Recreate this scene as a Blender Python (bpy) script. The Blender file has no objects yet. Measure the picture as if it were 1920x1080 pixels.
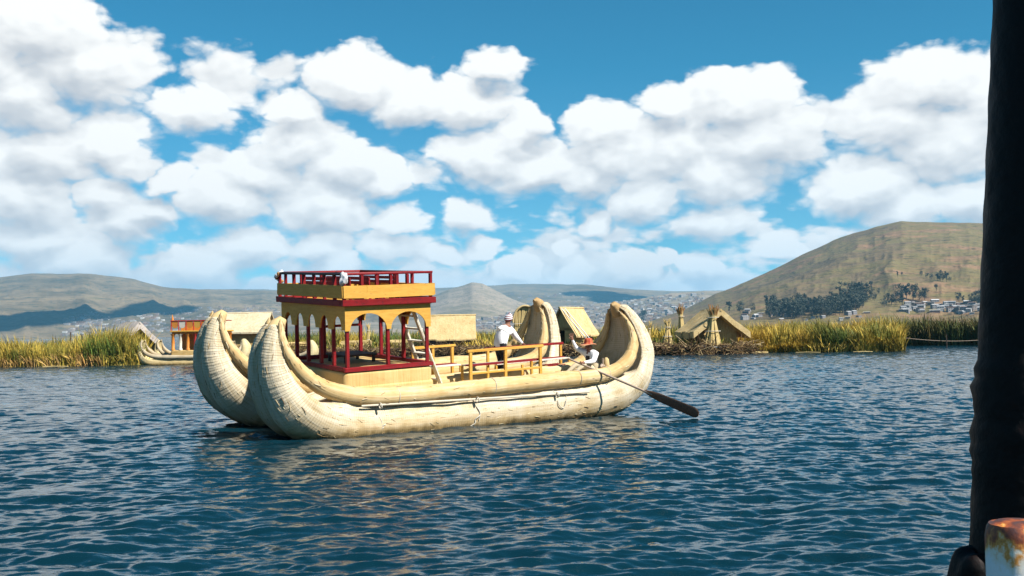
import bpy, math, random
import numpy as np
from mathutils import Vector, Matrix
rng = np.random.default_rng(7); random.seed(7)
SC = bpy.context.scene; COL = SC.collection
# ------------------------------------------------------------------ camera
FPX, EYE = 2001.0, 2.2
PIT, ROL = math.radians(2.32), math.radians(0.96)
FW = np.array([0, math.cos(PIT), math.sin(PIT)]); UP0 = np.array([0, -math.sin(PIT), math.cos(PIT)]); X0 = np.array([1., 0, 0])
CR = math.cos(ROL)*X0 - math.sin(ROL)*UP0; CU = math.sin(ROL)*X0 + math.cos(ROL)*UP0
CAM = np.array([0, 0, EYE])
cd = bpy.data.cameras.new('camera'); cam = bpy.data.objects.new('camera', cd); COL.objects.link(cam); SC.camera = cam
cd.sensor_width = 36; cd.lens = FPX/1920*36; cd.clip_start = 0.05; cd.clip_end = 90000
cam.matrix_world = Matrix(((CR[0], CU[0], -FW[0], 0), (CR[1], CU[1], -FW[1], 0), (CR[2], CU[2], -FW[2], EYE), (0, 0, 0, 1)))
def ray(px, py): return CR*(px-960)/FPX - CU*(py-540)/FPX + FW
def on_water(px, py, z=0.0):
    r = ray(px, py); return CAM + r*((z-EYE)/r[2])
def at_y(px, py, Y):
    r = ray(px, py); return CAM + r*(Y/r[1])
def azel(px, py):
    r = ray(px, py); return math.atan2(r[0], r[1]), math.atan2(r[2], math.hypot(r[0], r[1]))
# ------------------------------------------------------------------ light
SUN_AZ, SUN_EL = math.radians(123), math.radians(46)      # compass style: 0 = +Y, clockwise
SDIR = np.array([math.sin(SUN_AZ)*math.cos(SUN_EL), math.cos(SUN_AZ)*math.cos(SUN_EL), math.sin(SUN_EL)])
sl = bpy.data.lights.new('sun', 'SUN'); sl.energy = 5.0; sl.angle = math.radians(0.53); sl.color = (1.0, 0.955, 0.88)
so = bpy.data.objects.new('sun', sl); COL.objects.link(so)
so.rotation_euler = Vector(SDIR).to_track_quat('Z', 'Y').to_euler()
SC.view_settings.view_transform = 'Standard'; SC.view_settings.look = 'None'
SC.view_settings.exposure = 1.1; SC.view_settings.gamma = 1.0; SC.view_settings.use_curve_mapping = False
SC.cycles.volume_bounces = 0; SC.cycles.max_bounces = 6; SC.cycles.diffuse_bounces = 4; SC.cycles.glossy_bounces = 3
SC.cycles.caustics_reflective = False; SC.cycles.caustics_refractive = False; SC.cycles.use_denoising = True

# ------------------------------------------------------------------ node helpers
class NT:
    def __init__(s, tree): s.t = tree; s.n = tree.nodes; s.l = tree.links
    def put(s, sock, v):
        if v is None: return
        if hasattr(v, 'is_linked'): s.l.new(v, sock)
        else: sock.default_value = v
    def math(s, op, a, b=None, c=None, clamp=False):
        n = s.n.new('ShaderNodeMath'); n.operation = op; n.use_clamp = clamp
        for i, v in enumerate((a, b, c)): s.put(n.inputs[i], v)
        return n.outputs[0]
    def vmath(s, op, a, b=None):
        n = s.n.new('ShaderNodeVectorMath'); n.operation = op
        s.put(n.inputs[0], a); s.put(n.inputs[1], b)
        return n.outputs['Value'] if op in ('LENGTH', 'DOT_PRODUCT', 'DISTANCE') else n.outputs[0]
    def noise(s, vec, scale, detail=4, rough=0.55, dist=0.0, color=False):
        n = s.n.new('ShaderNodeTexNoise'); s.put(n.inputs['Vector'], vec)
        n.inputs['Scale'].default_value = scale; n.inputs['Detail'].default_value = detail
        n.inputs['Roughness'].default_value = rough; n.inputs['Distortion'].default_value = dist
        return n.outputs['Color' if color else 'Fac']
    def voro(s, vec, scale, feature='F1', out='Distance', rnd=1.0):
        n = s.n.new('ShaderNodeTexVoronoi'); n.feature = feature; s.put(n.inputs['Vector'], vec)
        n.inputs['Scale'].default_value = scale; n.inputs['Randomness'].default_value = rnd
        return n.outputs[out]
    def ramp(s, fac, stops, interp='LINEAR'):
        n = s.n.new('ShaderNodeValToRGB'); s.put(n.inputs[0], fac); e = n.color_ramp; e.interpolation = interp
        while len(e.elements) < len(stops): e.elements.new(0.5)
        for el, (p, c) in zip(e.elements, stops):
            el.position = p; el.color = (*c, 1) if len(c) == 3 else c
        return n.outputs[0]
    def mix(s, f, a, b, mode='MIX'):
        n = s.n.new('ShaderNodeMix'); n.data_type = 'RGBA'; n.blend_type = mode
        s.put(n.inputs[0], f); s.put(n.inputs[6], a if hasattr(a, 'is_linked') else (*a, 1)); s.put(n.inputs[7], b if hasattr(b, 'is_linked') else (*b, 1))
        return n.outputs[2]
    def rng(s, v, a, b, c=0.0, d=1.0, smooth=False):
        n = s.n.new('ShaderNodeMapRange'); n.interpolation_type = 'SMOOTHSTEP' if smooth else 'LINEAR'
        s.put(n.inputs[0], v)
        for i, q in enumerate((a, b, c, d)): n.inputs[i+1].default_value = q
        return n.outputs[0]
    def mapping(s, vec, loc=(0, 0, 0), scale=(1, 1, 1), rot=(0, 0, 0)):
        n = s.n.new('ShaderNodeMapping'); s.put(n.inputs[0], vec)
        n.inputs['Location'].default_value = loc; n.inputs['Scale'].default_value = scale; n.inputs['Rotation'].default_value = rot
        return n.outputs[0]
    def xyz(s, v):
        n = s.n.new('ShaderNodeSeparateXYZ'); s.put(n.inputs[0], v); return n.outputs
    def comb(s, x, y, z=0.0):
        n = s.n.new('ShaderNodeCombineXYZ'); s.put(n.inputs[0], x); s.put(n.inputs[1], y); s.put(n.inputs[2], z); return n.outputs[0]
    def bump(s, h, strength=0.5, dist=0.02, normal=None):
        n = s.n.new('ShaderNodeBump'); n.inputs['Strength'].default_value = strength; n.inputs['Distance'].default_value = dist
        s.put(n.inputs['Height'], h); s.put(n.inputs['Normal'], normal); return n.outputs[0]
    def coord(s, which='Object'):
        n = s.n.new('ShaderNodeTexCoord'); return n.outputs[which]
    def pos(s): return s.n.new('ShaderNodeNewGeometry').outputs['Position']
    def island(s): return s.n.new('ShaderNodeNewGeometry').outputs['Random Per Island']
    def objrand(s): return s.n.new('ShaderNodeObjectInfo').outputs['Random']
    def attr(s, name):
        n = s.n.new('ShaderNodeAttribute'); n.attribute_name = name; return n.outputs['Color']

def new_mat(name):
    m = bpy.data.materials.new(name); m.use_nodes = True; t = NT(m.node_tree)
    return m, t, m.node_tree.nodes['Principled BSDF']

# ------------------------------------------------------------------ sky with clouds
CLOUDS = [(60, 60, 150, 95), (160, 130, 115, 90), (20, 175, 150, 70), (-80, 110, 170, 140),
 (80, 288, 125, 62), (205, 262, 85, 58), (235, 300, 60, 40), (-40, 300, 120, 60), (50, 372, 160, 42), (205, 365, 70, 34),
 (352, 205, 82, 52), (560, 275, 95, 66), (640, 318, 110, 62), (500, 325, 85, 60), (705, 335, 62, 48), (430, 372, 100, 60), (600, 385, 160, 52), (310, 335, 40, 34),
 (660, 150, 92, 62), (765, 190, 112, 56), (880, 195, 105, 60), (930, 122, 62, 30), (560, 212, 75, 34), (985, 225, 40, 40),
 (930, 285, 110, 66), (1005, 318, 95, 60), (870, 292, 66, 46), (960, 245, 62, 44), (1090, 335, 90, 55),
 (1390, 190, 104, 74), (1250, 195, 66, 42), (1125, 238, 88, 46), (1425, 265, 120, 84), (1250, 285, 190, 66), (1330, 330, 165, 56), (1130, 290, 100, 60),
 (1740, 162, 118, 72), (1680, 232, 105, 90), (1800, 260, 110, 120), (1640, 340, 120, 48), (1900, 200, 120, 120),
 (1600, 350, 120, 52), (1710, 385, 110, 46), (1340, 412, 120, 36), (1210, 372, 120, 34), (1115, 415, 58, 28), (1470, 470, 50, 24), (1820, 380, 90, 60),
 (872, 402, 86, 30), (905, 466, 48, 22), (1050, 462, 34, 20), (1255, 486, 38, 22), (1190, 505, 80, 26), (1060, 508, 70, 24), (1320, 505, 80, 24), (960, 505, 60, 18),
 (60, 442, 150, 44), (225, 420, 105, 50), (285, 392, 50, 34), (150, 480, 190, 34), (470, 466, 95, 40), (600, 462, 85, 40), (730, 462, 105, 32), (745, 408, 56, 38), (380, 500, 160, 28), (640, 508, 160, 24), (820, 480, 50, 22)]
WISPS = [(440, 138, 100, 44, .62), (395, 175, 60, 36, .5), (520, 130, 50, 24, .5), (385, 300, 60, 26, .4), (1550, 215, 40, 50, .55), (800, 330, 60, 40, .45), (500, 185, 40, 22, .4)]
world = bpy.data.worlds.new('World'); SC.world = world; world.use_nodes = True
wt = NT(world.node_tree); world.node_tree.nodes.clear()
SHADES = [(60, 130, 150, .5), (30, 225, 190, .8), (110, 330, 150, .7), (80, 395, 170, .7), (200, 485, 220, .9), (365, 243, 80, .6), (800, 228, 150, .6), (620, 238, 80, .5), (640, 375, 160, .6), (470, 435, 110, .6),
 (1000, 372, 110, .6), (1280, 345, 210, .7), (1460, 300, 80, .6), (1330, 262, 140, .45), (1790, 250, 110, .9), (1700, 330, 130, .8), (1650, 402, 170, .8), (1330, 442, 130, .6), (560, 500, 220, .8), (880, 425, 80, .5), (1800, 420, 120, .6), (330, 450, 100, .6), (1100, 370, 100, .5)]
def noise2(vec, scale, detail, rough=.55, dist=0.0):
    n = wt.n.new('ShaderNodeTexNoise'); n.noise_dimensions = '2D'; wt.put(n.inputs['Vector'], vec)
    n.inputs['Scale'].default_value = scale; n.inputs['Detail'].default_value = detail; n.inputs['Roughness'].default_value = rough; n.inputs['Distortion'].default_value = dist
    return n.outputs
KY = 1.6
dirv = wt.coord('Generated'); d3 = wt.xyz(dirv)
AZ = wt.math('ARCTAN2', d3[0], d3[1]); EL = wt.math('ARCSINE', d3[2])
P = wt.comb(AZ, wt.math('MULTIPLY', EL, KY))
wv = wt.vmath('SUBTRACT', noise2(P, 12, 4)['Color'], (.5, .5, .5))
def scaled(v, k):
    n = wt.n.new('ShaderNodeVectorMath'); n.operation = 'SCALE'; wt.put(n.inputs[0], v); n.inputs['Scale'].default_value = k; return n.outputs[0]
PW = wt.vmath('MULTIPLY', wt.vmath('ADD', P, scaled(wv, .046)), (1, 1, 0))
def blobs(vec, lst, k):
    best = None
    for c in lst:
        a, e = azel(c[0], c[1]); w = 1.0
        if len(c) == 4 and lst is SHADES: r, w = c[2]/FPX, c[3]
        else:
            r = 1.10*math.sqrt(c[2]*c[3]*KY)/FPX; w = c[4] if len(c) > 4 else 1.0
        d = wt.vmath('DISTANCE', vec, (a, e*KY, 0)); v = wt.math('MULTIPLY_ADD', d, -w/r, w)
        best = v if best is None else wt.math('MAXIMUM', best, v)
    return best
bb = blobs(PW, CLOUDS, 0); best = wt.math('MAXIMUM', bb, blobs(PW, WISPS, 0))
# beyond the picture the same broken cumulus goes on
far = wt.math('MAXIMUM', wt.rng(wt.math('ABSOLUTE', AZ), .50, .62), wt.rng(EL, .31, .40))
gen = wt.math('MULTIPLY_ADD', noise2(P, 3.6, 3)['Fac'], 3.0, -1.42)
gen = wt.math('MULTIPLY_ADD', wt.math('MAXIMUM', EL, 0.0), -1.15, gen)
gen = wt.math('MULTIPLY_ADD', wt.math('SUBTRACT', 1.0, far), -3.0, gen)
low = wt.math('MULTIPLY_ADD', noise2(wt.mapping(P, scale=(1, 2, 1)), 9, 4)['Fac'], -2.0, wt.rng(EL, .155, .02, .25, 1.95))
best = wt.math('MAXIMUM', wt.math('MAXIMUM', best, gen), wt.math('MULTIPLY', low, .75))
PD = wt.vmath('MULTIPLY', wt.vmath('ADD', P, scaled(wv, .022)), (1, 1.12, 0))
def billow(vec):
    """heaped rounds at three sizes, as a cumulus is heaped"""
    out = None
    for sc, am in ((13, .42), (30, .33), (74, .25)):
        n = wt.n.new('ShaderNodeTexVoronoi'); n.voronoi_dimensions = '2D'; n.feature = 'F1'; wt.put(n.inputs['Vector'], vec); n.inputs['Scale'].default_value = sc
        out = wt.math('MULTIPLY', n.outputs['Distance'], am) if out is None else wt.math('MULTIPLY_ADD', n.outputs['Distance'], am, out)
    return out
S0, S1 = billow(PD), billow(wt.vmath('ADD', PD, (.006, .013, 0)))
nA = noise2(PD, 60, 5, .6)['Fac']; nL = noise2(P, 9, 4, .5)['Fac']
D0 = wt.math('MULTIPLY_ADD', S0, -.70, wt.math('ADD', best, .29))
D0 = wt.math('MULTIPLY_ADD', wt.math('SUBTRACT', nA, .5), .30, D0)
under = wt.math('SUBTRACT', blobs(wt.vmath('ADD', PW, (.003, .030, 0)), CLOUDS, 0), bb)      # > 0 where the heap grows thicker above: its base
under = wt.math('MULTIPLY', under, wt.rng(bb, -.05, .20))
soft = wt.rng(under, -.10, .30, .22, .52)
mk = wt.n.new('ShaderNodeMapRange'); mk.interpolation_type = 'SMOOTHSTEP'; wt.put(mk.inputs[0], D0); mk.inputs[1].default_value = -.04; wt.put(mk.inputs[2], soft); mask = mk.outputs[0]
shade = wt.math('MAXIMUM', blobs(PW, SHADES, 0), 0.0)
gsh = wt.math('MULTIPLY', wt.math('MULTIPLY', wt.rng(noise2(wt.vmath('ADD', P, (3.1, .035, 0)), 3.6, 3)['Fac'], .48, .62), far), .7)
shade = wt.math('MAXIMUM', shade, gsh)
lit = wt.math('MULTIPLY_ADD', wt.math('SUBTRACT', S1, S0), .75, .66)
lit = wt.math('MULTIPLY_ADD', under, -1.15, lit)
lit = wt.math('MULTIPLY_ADD', shade, -.16, lit)
lit = wt.math('MULTIPLY_ADD', wt.math('SUBTRACT', nL, .5), .50, lit)
lit = wt.math('MULTIPLY_ADD', wt.rng(D0, .55, .12), .10, lit, clamp=True)
ccol = wt.ramp(lit, [(0, (.60, .61, .64)), (.30, (.73, .73, .74)), (.52, (.87, .86, .85)), (.74, (1.0, .985, .96)), (1, (1.14, 1.12, 1.08))])
ccol = wt.mix(wt.rng(EL, .10, 0.0, 0, .45), ccol, (.80, .84, .88))
sky = wt.n.new('ShaderNodeTexSky'); sky.sky_type = 'NISHITA'; sky.sun_disc = False
sky.sun_elevation = SUN_EL; sky.sun_rotation = SUN_AZ; sky.altitude = 3800; sky.air_density = 1.25; sky.dust_density = .35; sky.ozone_density = 1.6
world.cycles.sampling_method = 'NONE'
skyc = wt.mix(1.0, sky.outputs[0], wt.mix(wt.rng(EL, .02, .24), (.46, .90, 1.0), (.15, .86, .98)), 'MULTIPLY')
bg1 = wt.n.new('ShaderNodeBackground'); wt.l.new(skyc, bg1.inputs[0]); bg1.inputs[1].default_value = 0.051
bg2 = wt.n.new('ShaderNodeBackground'); wt.l.new(ccol, bg2.inputs[0]); bg2.inputs[1].default_value = 0.455
ms = wt.n.new('ShaderNodeMixShader'); wt.l.new(mask, ms.inputs[0]); wt.l.new(bg1.outputs[0], ms.inputs[1]); wt.l.new(bg2.outputs[0], ms.inputs[2])
wo = wt.n.new('ShaderNodeOutputWorld'); wt.l.new(ms.outputs[0], wo.inputs[0])

# ------------------------------------------------------------------ object helpers
def tag(o, label=None, cat=None, group=None, kind=None):
    if label: o['label'] = label
    if cat: o['category'] = cat
    if group: o['group'] = group
    if kind: o['kind'] = kind
    return o
def link(o, parent=None):
    COL.objects.link(o)
    if parent is not None: o.parent = parent
    return o
def empty(name, mat=None):
    o = bpy.data.objects.new(name, None); o.empty_display_size = .2; COL.objects.link(o)
    if mat is not None: o.matrix_world = mat
    return o
def raw_mesh(name, V, F, mats, smooth=False, uv=None, col=None, mi=None):
    """V (n,3); F list of faces or (m,k) array."""
    me = bpy.data.meshes.new(name); V = np.asarray(V, dtype=np.float32)
    if isinstance(F, np.ndarray):
        m, k = F.shape
        me.vertices.add(len(V)); me.vertices.foreach_set('co', V.ravel())
        me.loops.add(m*k); me.loops.foreach_set('vertex_index', F.ravel().astype(np.int32))
        me.polygons.add(m); me.polygons.foreach_set('loop_start', np.arange(0, m*k, k, dtype=np.int32))
        try: me.polygons.foreach_set('loop_total', np.full(m, k, dtype=np.int32))
        except Exception: pass
        me.update(calc_edges=True)
    else:
        me.from_pydata(V.tolist(), [], F); me.update()
    if not isinstance(mats, (list, tuple)): mats = [mats]
    for m_ in mats:
        if m_ is not None: me.materials.append(m_)
    if mi is not None: me.polygons.foreach_set('material_index', np.asarray(mi, dtype=np.int32))
    if smooth: me.polygons.foreach_set('use_smooth', np.ones(len(me.polygons), dtype=bool))
    if uv is not None:
        l = me.uv_layers.new(name='UVMap'); vi = np.empty(len(me.loops), dtype=np.int32); me.loops.foreach_get('vertex_index', vi)
        l.data.foreach_set('uv', np.asarray(uv, dtype=np.float32)[vi].ravel())
    if col is not None:
        a = me.color_attributes.new('Col', 'FLOAT_COLOR', 'POINT')
        c = np.ones((len(V), 4), dtype=np.float32); c[:, :3] = col; a.data.foreach_set('color', c.ravel())
    return me
def obj(name, me, parent=None): return link(bpy.data.objects.new(name, me), parent)

HANDMADE = {'post', 'parapet_board', 'rail_post', 'top_rail', 'roof_band', 'sill_rail', 'stringer', 'tread', 'seat', 'leg', 'back_post', 'backrest', 'baluster', 'lower_rail', 'cross_rail'}
class MB:
    """collects solids into one mesh"""
    def __init__(s): s.v = []; s.f = []
    def add(s, V, F):
        o = len(s.v); s.v += [tuple(map(float, p)) for p in V]; s.f += [tuple(i+o for i in f) for f in F]; return s
    def box(s, a, b, bev=0.0):
        (x0, y0, z0), (x1, y1, z1) = a, b
        if x0 > x1: x0, x1 = x1, x0
        if y0 > y1: y0, y1 = y1, y0
        if z0 > z1: z0, z1 = z1, z0
        e = min(bev, (x1-x0)*.45, (y1-y0)*.45, (z1-z0)*.45)
        if e <= 0:
            V = [(x, y, z) for z in (z0, z1) for y in (y0, y1) for x in (x0, x1)]
            return s.add(V, [(0, 2, 3, 1), (4, 5, 7, 6), (0, 1, 5, 4), (2, 6, 7, 3), (0, 4, 6, 2), (1, 3, 7, 5)])
        V = []; idx = {}
        for ix, x in enumerate((x0, x1)):
            for iy, y in enumerate((y0, y1)):
                for iz, z in enumerate((z0, z1)):
                    sx, sy, sz = (1 if ix == 0 else -1), (1 if iy == 0 else -1), (1 if iz == 0 else -1)
                    for k, p in enumerate(((x, y+sy*e, z+sz*e), (x+sx*e, y, z+sz*e), (x+sx*e, y+sy*e, z))):
                        idx[ix, iy, iz, k] = len(V); V.append(p)
        F = []
        g = lambda a, b, c, k: idx[a, b, c, k]
        for i in (0, 1):
            q = [g(i, 0, 0, 0), g(i, 1, 0, 0), g(i, 1, 1, 0), g(i, 0, 1, 0)]; F.append(q if i else q[::-1])
            q = [g(0, i, 0, 1), g(1, i, 0, 1), g(1, i, 1, 1), g(0, i, 1, 1)]; F.append(q[::-1] if i else q)
            q = [g(0, 0, i, 2), g(1, 0, i, 2), g(1, 1, i, 2), g(0, 1, i, 2)]; F.append(q if i else q[::-1])
        for i in (0, 1):
            for j in (0, 1):
                F.append([g(i, j, 0, 0), g(i, j, 1, 0), g(i, j, 1, 1), g(i, j, 0, 1)])
                F.append([g(i, 0, j, 0), g(i, 1, j, 0), g(i, 1, j, 2), g(i, 0, j, 2)])
                F.append([g(0, i, j, 1), g(1, i, j, 1), g(1, i, j, 2), g(0, i, j, 2)])
                for k in (0, 1): F.append([g(i, j, k, 0), g(i, j, k, 1), g(i, j, k, 2)])
        return s.add(V, F)
    def beam(s, p, q, w, h, up=(0, 0, 1), bev=0.0):
        p, q = np.array(p, float), np.array(q, float); d = q-p; L = np.linalg.norm(d); d /= L
        u = np.array(up, float); x = np.cross(d, u); x /= np.linalg.norm(x); y = np.cross(x, d)
        t = MB(); t.box((-w/2, 0, -h/2), (w/2, L, h/2), bev)
        return s.add([p + x*a + d*b + y*c for a, b, c in t.v], t.f)
    def tube(s, pts, rad, n=10, caps=True):
        pts = np.array(pts, float); m = len(pts); rad = np.broadcast_to(np.asarray(rad, float), (m,))
        T = np.gradient(pts, axis=0); T /= np.linalg.norm(T, axis=1)[:, None]
        a = np.array([0, 0, 1.]) if abs(T[0][2]) < .9 else np.array([1., 0, 0])
        x = np.cross(T[0], a); x /= np.linalg.norm(x); V = []; F = []
        for i in range(m):
            x = x - (x@T[i])*T[i]; x /= np.linalg.norm(x); y = np.cross(T[i], x)
            for k in range(n):
                an = 2*math.pi*k/n; V.append(pts[i] + rad[i]*(math.cos(an)*x + math.sin(an)*y))
        for i in range(m-1):
            for k in range(n): F.append((i*n+k, i*n+(k+1) % n, (i+1)*n+(k+1) % n, (i+1)*n+k))
        if caps: F.append(tuple(range(n))[::-1]); F.append(tuple((m-1)*n+k for k in range(n)))
        return s.add(V, F)
    def lathe(s, prof, c=(0, 0, 0), n=16, wob=0.0):
        V = []; F = []
        for (r, z) in prof:
            for k in range(n):
                an = 2*math.pi*k/n; rr = r*(1+wob*math.sin(k*2.3+z*9)*math.sin(k*5.1)); V.append((c[0]+rr*math.cos(an), c[1]+rr*math.sin(an), c[2]+z))
        for i in range(len(prof)-1):
            for k in range(n): F.append((i*n+k, i*n+(k+1) % n, (i+1)*n+(k+1) % n, (i+1)*n+k))
        F.append(tuple(range(n))[::-1]); F.append(tuple((len(prof)-1)*n+k for k in range(n)))
        return s.add(V, F)
    def slab(s, poly, thick, dirn):
        """prism from a planar polygon along dirn*thick"""
        n = len(poly); d = np.array(dirn, float)*thick; P = [np.array(p, float) for p in poly]
        return s.add(P + [p+d for p in P], [tuple(range(n)), tuple(range(2*n-1, n-1, -1))] + [(i, i+n, (i+1) % n+n, (i+1) % n) for i in range(n)])
    def build(s, name, mat, parent=None, smooth=False):
        if name in HANDMADE:          # nothing aboard was cut by machine
            q = random.Random(len(s.v)*7+int(abs(s.v[0][0]+3*s.v[0][1])*1000)); s.v = [(x+q.gauss(0, .0045), y+q.gauss(0, .0045), z+q.gauss(0, .0045)) for x, y, z in s.v]
        me = raw_mesh(name, s.v, s.f, mat, smooth)
        if not smooth: return obj(name, me, parent)
        me.set_sharp_from_angle(angle=math.radians(50)) if hasattr(me, 'set_sharp_from_angle') else None
        return obj(name, me, parent)

def vnoise(x, y, seed=0):
    """vectorised 2-D value noise"""
    xi, yi = np.floor(x).astype(np.int64), np.floor(y).astype(np.int64); fx, fy = x-xi, y-yi
    fx, fy = fx*fx*fx*(fx*(fx*6-15)+10), fy*fy*fy*(fy*(fy*6-15)+10)
    def h(a, b):
        n = (a*374761393 + b*668265263 + seed*144665) & 0x7fffffff; n = (n ^ (n >> 13))*1274126177 & 0x7fffffff; return ((n ^ (n >> 16)) & 0xffff)/65535.0
    return (h(xi, yi)*(1-fx)+h(xi+1, yi)*fx)*(1-fy) + (h(xi, yi+1)*(1-fx)+h(xi+1, yi+1)*fx)*fy
def fbm(x, y, oct=5, seed=0, ridged=False):
    s = 0; a = .5; tot = 0
    for o in range(oct):
        n = vnoise(x*2**o+o*17.3, y*2**o-o*9.1, seed+o)
        if ridged: n = 1-abs(2*n-1)
        s = s+a*n; tot += a; a *= .5
    return s/tot

# ------------------------------------------------------------------ materials
def dim(c, k=.74): return tuple(x*k for x in c)
def simple(name, c1, c2, scale=6, rough=.7, bump=.2, stretch=(1, 1, 1), dist=.01, spec=.3, detail=5, c3=None):
    c1, c2 = dim(c1), dim(c2); c3 = dim(c3) if c3 is not None else None
    m, t, b = new_mat(name); v = t.mapping(t.coord('Object'), scale=stretch)
    n = t.noise(v, scale, detail, .6); st = [(.3, c1), (.7, c2)]
    col = t.ramp(n, st)
    if c3 is not None: col = t.mix(t.rng(t.noise(v, scale*3.1, 6, .68), .55, .66), col, c3)
    t.l.new(col, b.inputs['Base Color']); b.inputs['Roughness'].default_value = rough
    b.inputs['Specular IOR Level'].default_value = spec
    if bump: t.l.new(t.bump(t.noise(v, scale*4, 5), bump, dist), b.inputs['Normal'])
    return m
M = {}
M['yellow'] = simple('yellow_paint', (.62, .32, .05), (.74, .42, .085), 3, .6, .2, (1, 1, 6), spec=.2, c3=(.50, .25, .05))
M['red'] = simple('maroon_paint', (.20, .008, .011), (.27, .012, .015), 4, .55, .15, spec=.2, c3=(.11, .012, .013))
M['darkrail'] = simple('black_paint', (.012, .014, .018), (.022, .022, .026), 5, .5, .1)
M['white'] = simple('white_paint', (.70, .68, .63), (.80, .78, .74), 6, .6, .1, c3=(.55, .5, .43))
M['cream'] = simple('cream_plank', (.66, .60, .48), (.76, .71, .60), 5, .65, .15, (1, 1, 1), c3=(.5, .42, .3))
M['oar'] = simple('oar_wood', (.15, .075, .05), (.25, .14, .09), 5, .6, .25, (1, 6, 6), c3=(.10, .05, .035))
M['shaft'] = simple('shaft_wood', (.36, .27, .20), (.48, .37, .28), 7, .65, .2, (1, 6, 6))
M['shaft2'] = simple('peeled_pole', (.56, .48, .36), (.70, .62, .48), 8, .7, .2, (1, 5, 5), c3=(.40, .31, .2))
M['rope'] = simple('rope_fibre', (.55, .50, .40), (.70, .64, .52), 40, .9, .3)
M['wood_dark'] = simple('dark_wood', (.05, .035, .028), (.09, .06, .045), 6, .7, .2)
M['lilac'] = simple('faded_mat', (.42, .37, .34), (.55, .49, .44), 1.2, .85, .3, (1, 4, 1), dist=.05, c3=(.33, .27, .24))
M['cloth'] = simple('white_cloth', (.76, .77, .79), (.86, .86, .87), 8, .85, .25, dist=.02)
M['clothblue'] = simple('blue_cloth', (.06, .25, .55), (.14, .4, .68), 6, .8, .2)
M['orange'] = simple('orange_paint', (.62, .20, .03), (.72, .29, .05), 3, .55, .1)
M['redlight'] = simple('scarlet_paint', (.48, .035, .03), (.58, .06, .04), 3, .5, .1)
M['skin'] = simple('skin', (.24, .105, .065), (.30, .14, .09), 14, .55, .1, dist=.004)
M['shirt'] = simple('white_shirt', (.86, .87, .88), (.95, .95, .95), 9, .85, .45, dist=.02)
M['vest'] = simple('dark_vest', (.022, .02, .024), (.04, .036, .04), 12, .9, .3)
M['trousers'] = simple('dark_trousers', (.012, .013, .016), (.025, .025, .03), 12, .9, .3)
M['khaki'] = simple('khaki_trousers', (.52, .43, .28), (.62, .53, .36), 10, .85, .35)
M['hair'] = simple('black_hair', (.008, .007, .006), (.015, .012, .01), 30, .5, .3)

def reed_mat(name, dark, mid, light, fibre=(1, 60), rough=.72, wet_shade=False, winding=0.0, uvc=True, bumpd=.012, speck=.5):
    dark, mid, light = dim(dark, .76), dim(mid, .76), dim(light, .78)
    m, t, b = new_mat(name); uv = t.coord('UV' if uvc else 'Object')
    f = t.noise(t.mapping(uv, scale=(fibre[0], fibre[1], fibre[1])), 1.0, 5, .65)
    big = t.noise(uv, 1.3, 4, .6)
    col = t.ramp(t.math('ADD', t.math('MULTIPLY', f, .55), t.math('MULTIPLY', big, .45)), [(.30, dark), (.48, mid), (.68, light)])
    sp = t.rng(t.noise(t.mapping(uv, scale=(9, 26, 26)), 1.0, 5, .7), .61, .70)
    col = t.mix(t.math('MULTIPLY', sp, speck), col, (.20, .12, .045))
    col = t.mix(t.rng(t.noise(t.mapping(uv, scale=(1.2, 3.5, 3.5)), 1.0, 6, .7), .54, .68, 0, .55), col, dark)
    h = f
    if winding:
        s = t.xyz(uv); wv = t.math('FRACT', t.math('ADD', t.math('MULTIPLY', s[0], winding), t.math('MULTIPLY', t.noise(uv, 4, 3), .9)))
        edge = t.rng(wv, .80, .97); line = t.math('MULTIPLY', edge, t.rng(t.noise(t.mapping(uv, scale=(3, 5, 5)), 1, 3), .40, .62))
        col = t.mix(t.math('MULTIPLY', line, .42), col, (.25, .16, .06)); h = t.math('SUBTRACT', h, t.math('MULTIPLY', edge, .5))
    if wet_shade:
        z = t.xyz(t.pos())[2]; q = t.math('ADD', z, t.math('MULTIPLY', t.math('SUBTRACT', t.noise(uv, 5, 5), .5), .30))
        col = t.mix(t.rng(q, .46, .12, 0, .55), col, (.40, .255, .085)); col = t.mix(t.rng(q, .20, .05, 0, .75), col, (.16, .10, .03)); col = t.mix(t.rng(q, .07, -.03, 0, .85), col, (.035, .03, .014))  # upper brown-gold band paints in the flank's shade; lower bands are wet stain
    t.l.new(col, b.inputs['Base Color']); b.inputs['Roughness'].default_value = rough; b.inputs['Specular IOR Level'].default_value = .25
    t.l.new(t.bump(h, .6, bumpd), b.inputs['Normal']); return m
M['hull'] = reed_mat('totora_hull', (.40, .28, .12), (.64, .54, .37), (.77, .70, .57), (.9, 17), wet_shade=True, winding=19, bumpd=.022, speck=.75)
M['log'] = reed_mat('totora_log', (.46, .26, .08), (.60, .42, .19), (.74, .60, .38), (.8, 15), bumpd=.02, speck=.7)
M['mat'] = reed_mat('totora_mat', (.46, .27, .085), (.62, .42, .16), (.70, .52, .24), (26, 1.2), uvc=False, speck=.3)
M['deck'] = reed_mat('totora_deck', (.40, .30, .16), (.56, .45, .27), (.68, .58, .40), (2, 22), uvc=False)
M['thatch'] = reed_mat('hut_thatch', (.40, .27, .11), (.56, .41, .19), (.66, .52, .28), (6, 6), uvc=False, bumpd=.05)
M['thatch_pale'] = reed_mat('hut_thatch_pale', (.46, .37, .22), (.60, .50, .32), (.68, .60, .42), (5, 5), uvc=False, bumpd=.05, speck=.3)
M['wallmat'] = reed_mat('hut_wall', (.34, .20, .07), (.50, .33, .13), (.62, .46, .22), (7, 2), uvc=False, bumpd=.05)
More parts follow.
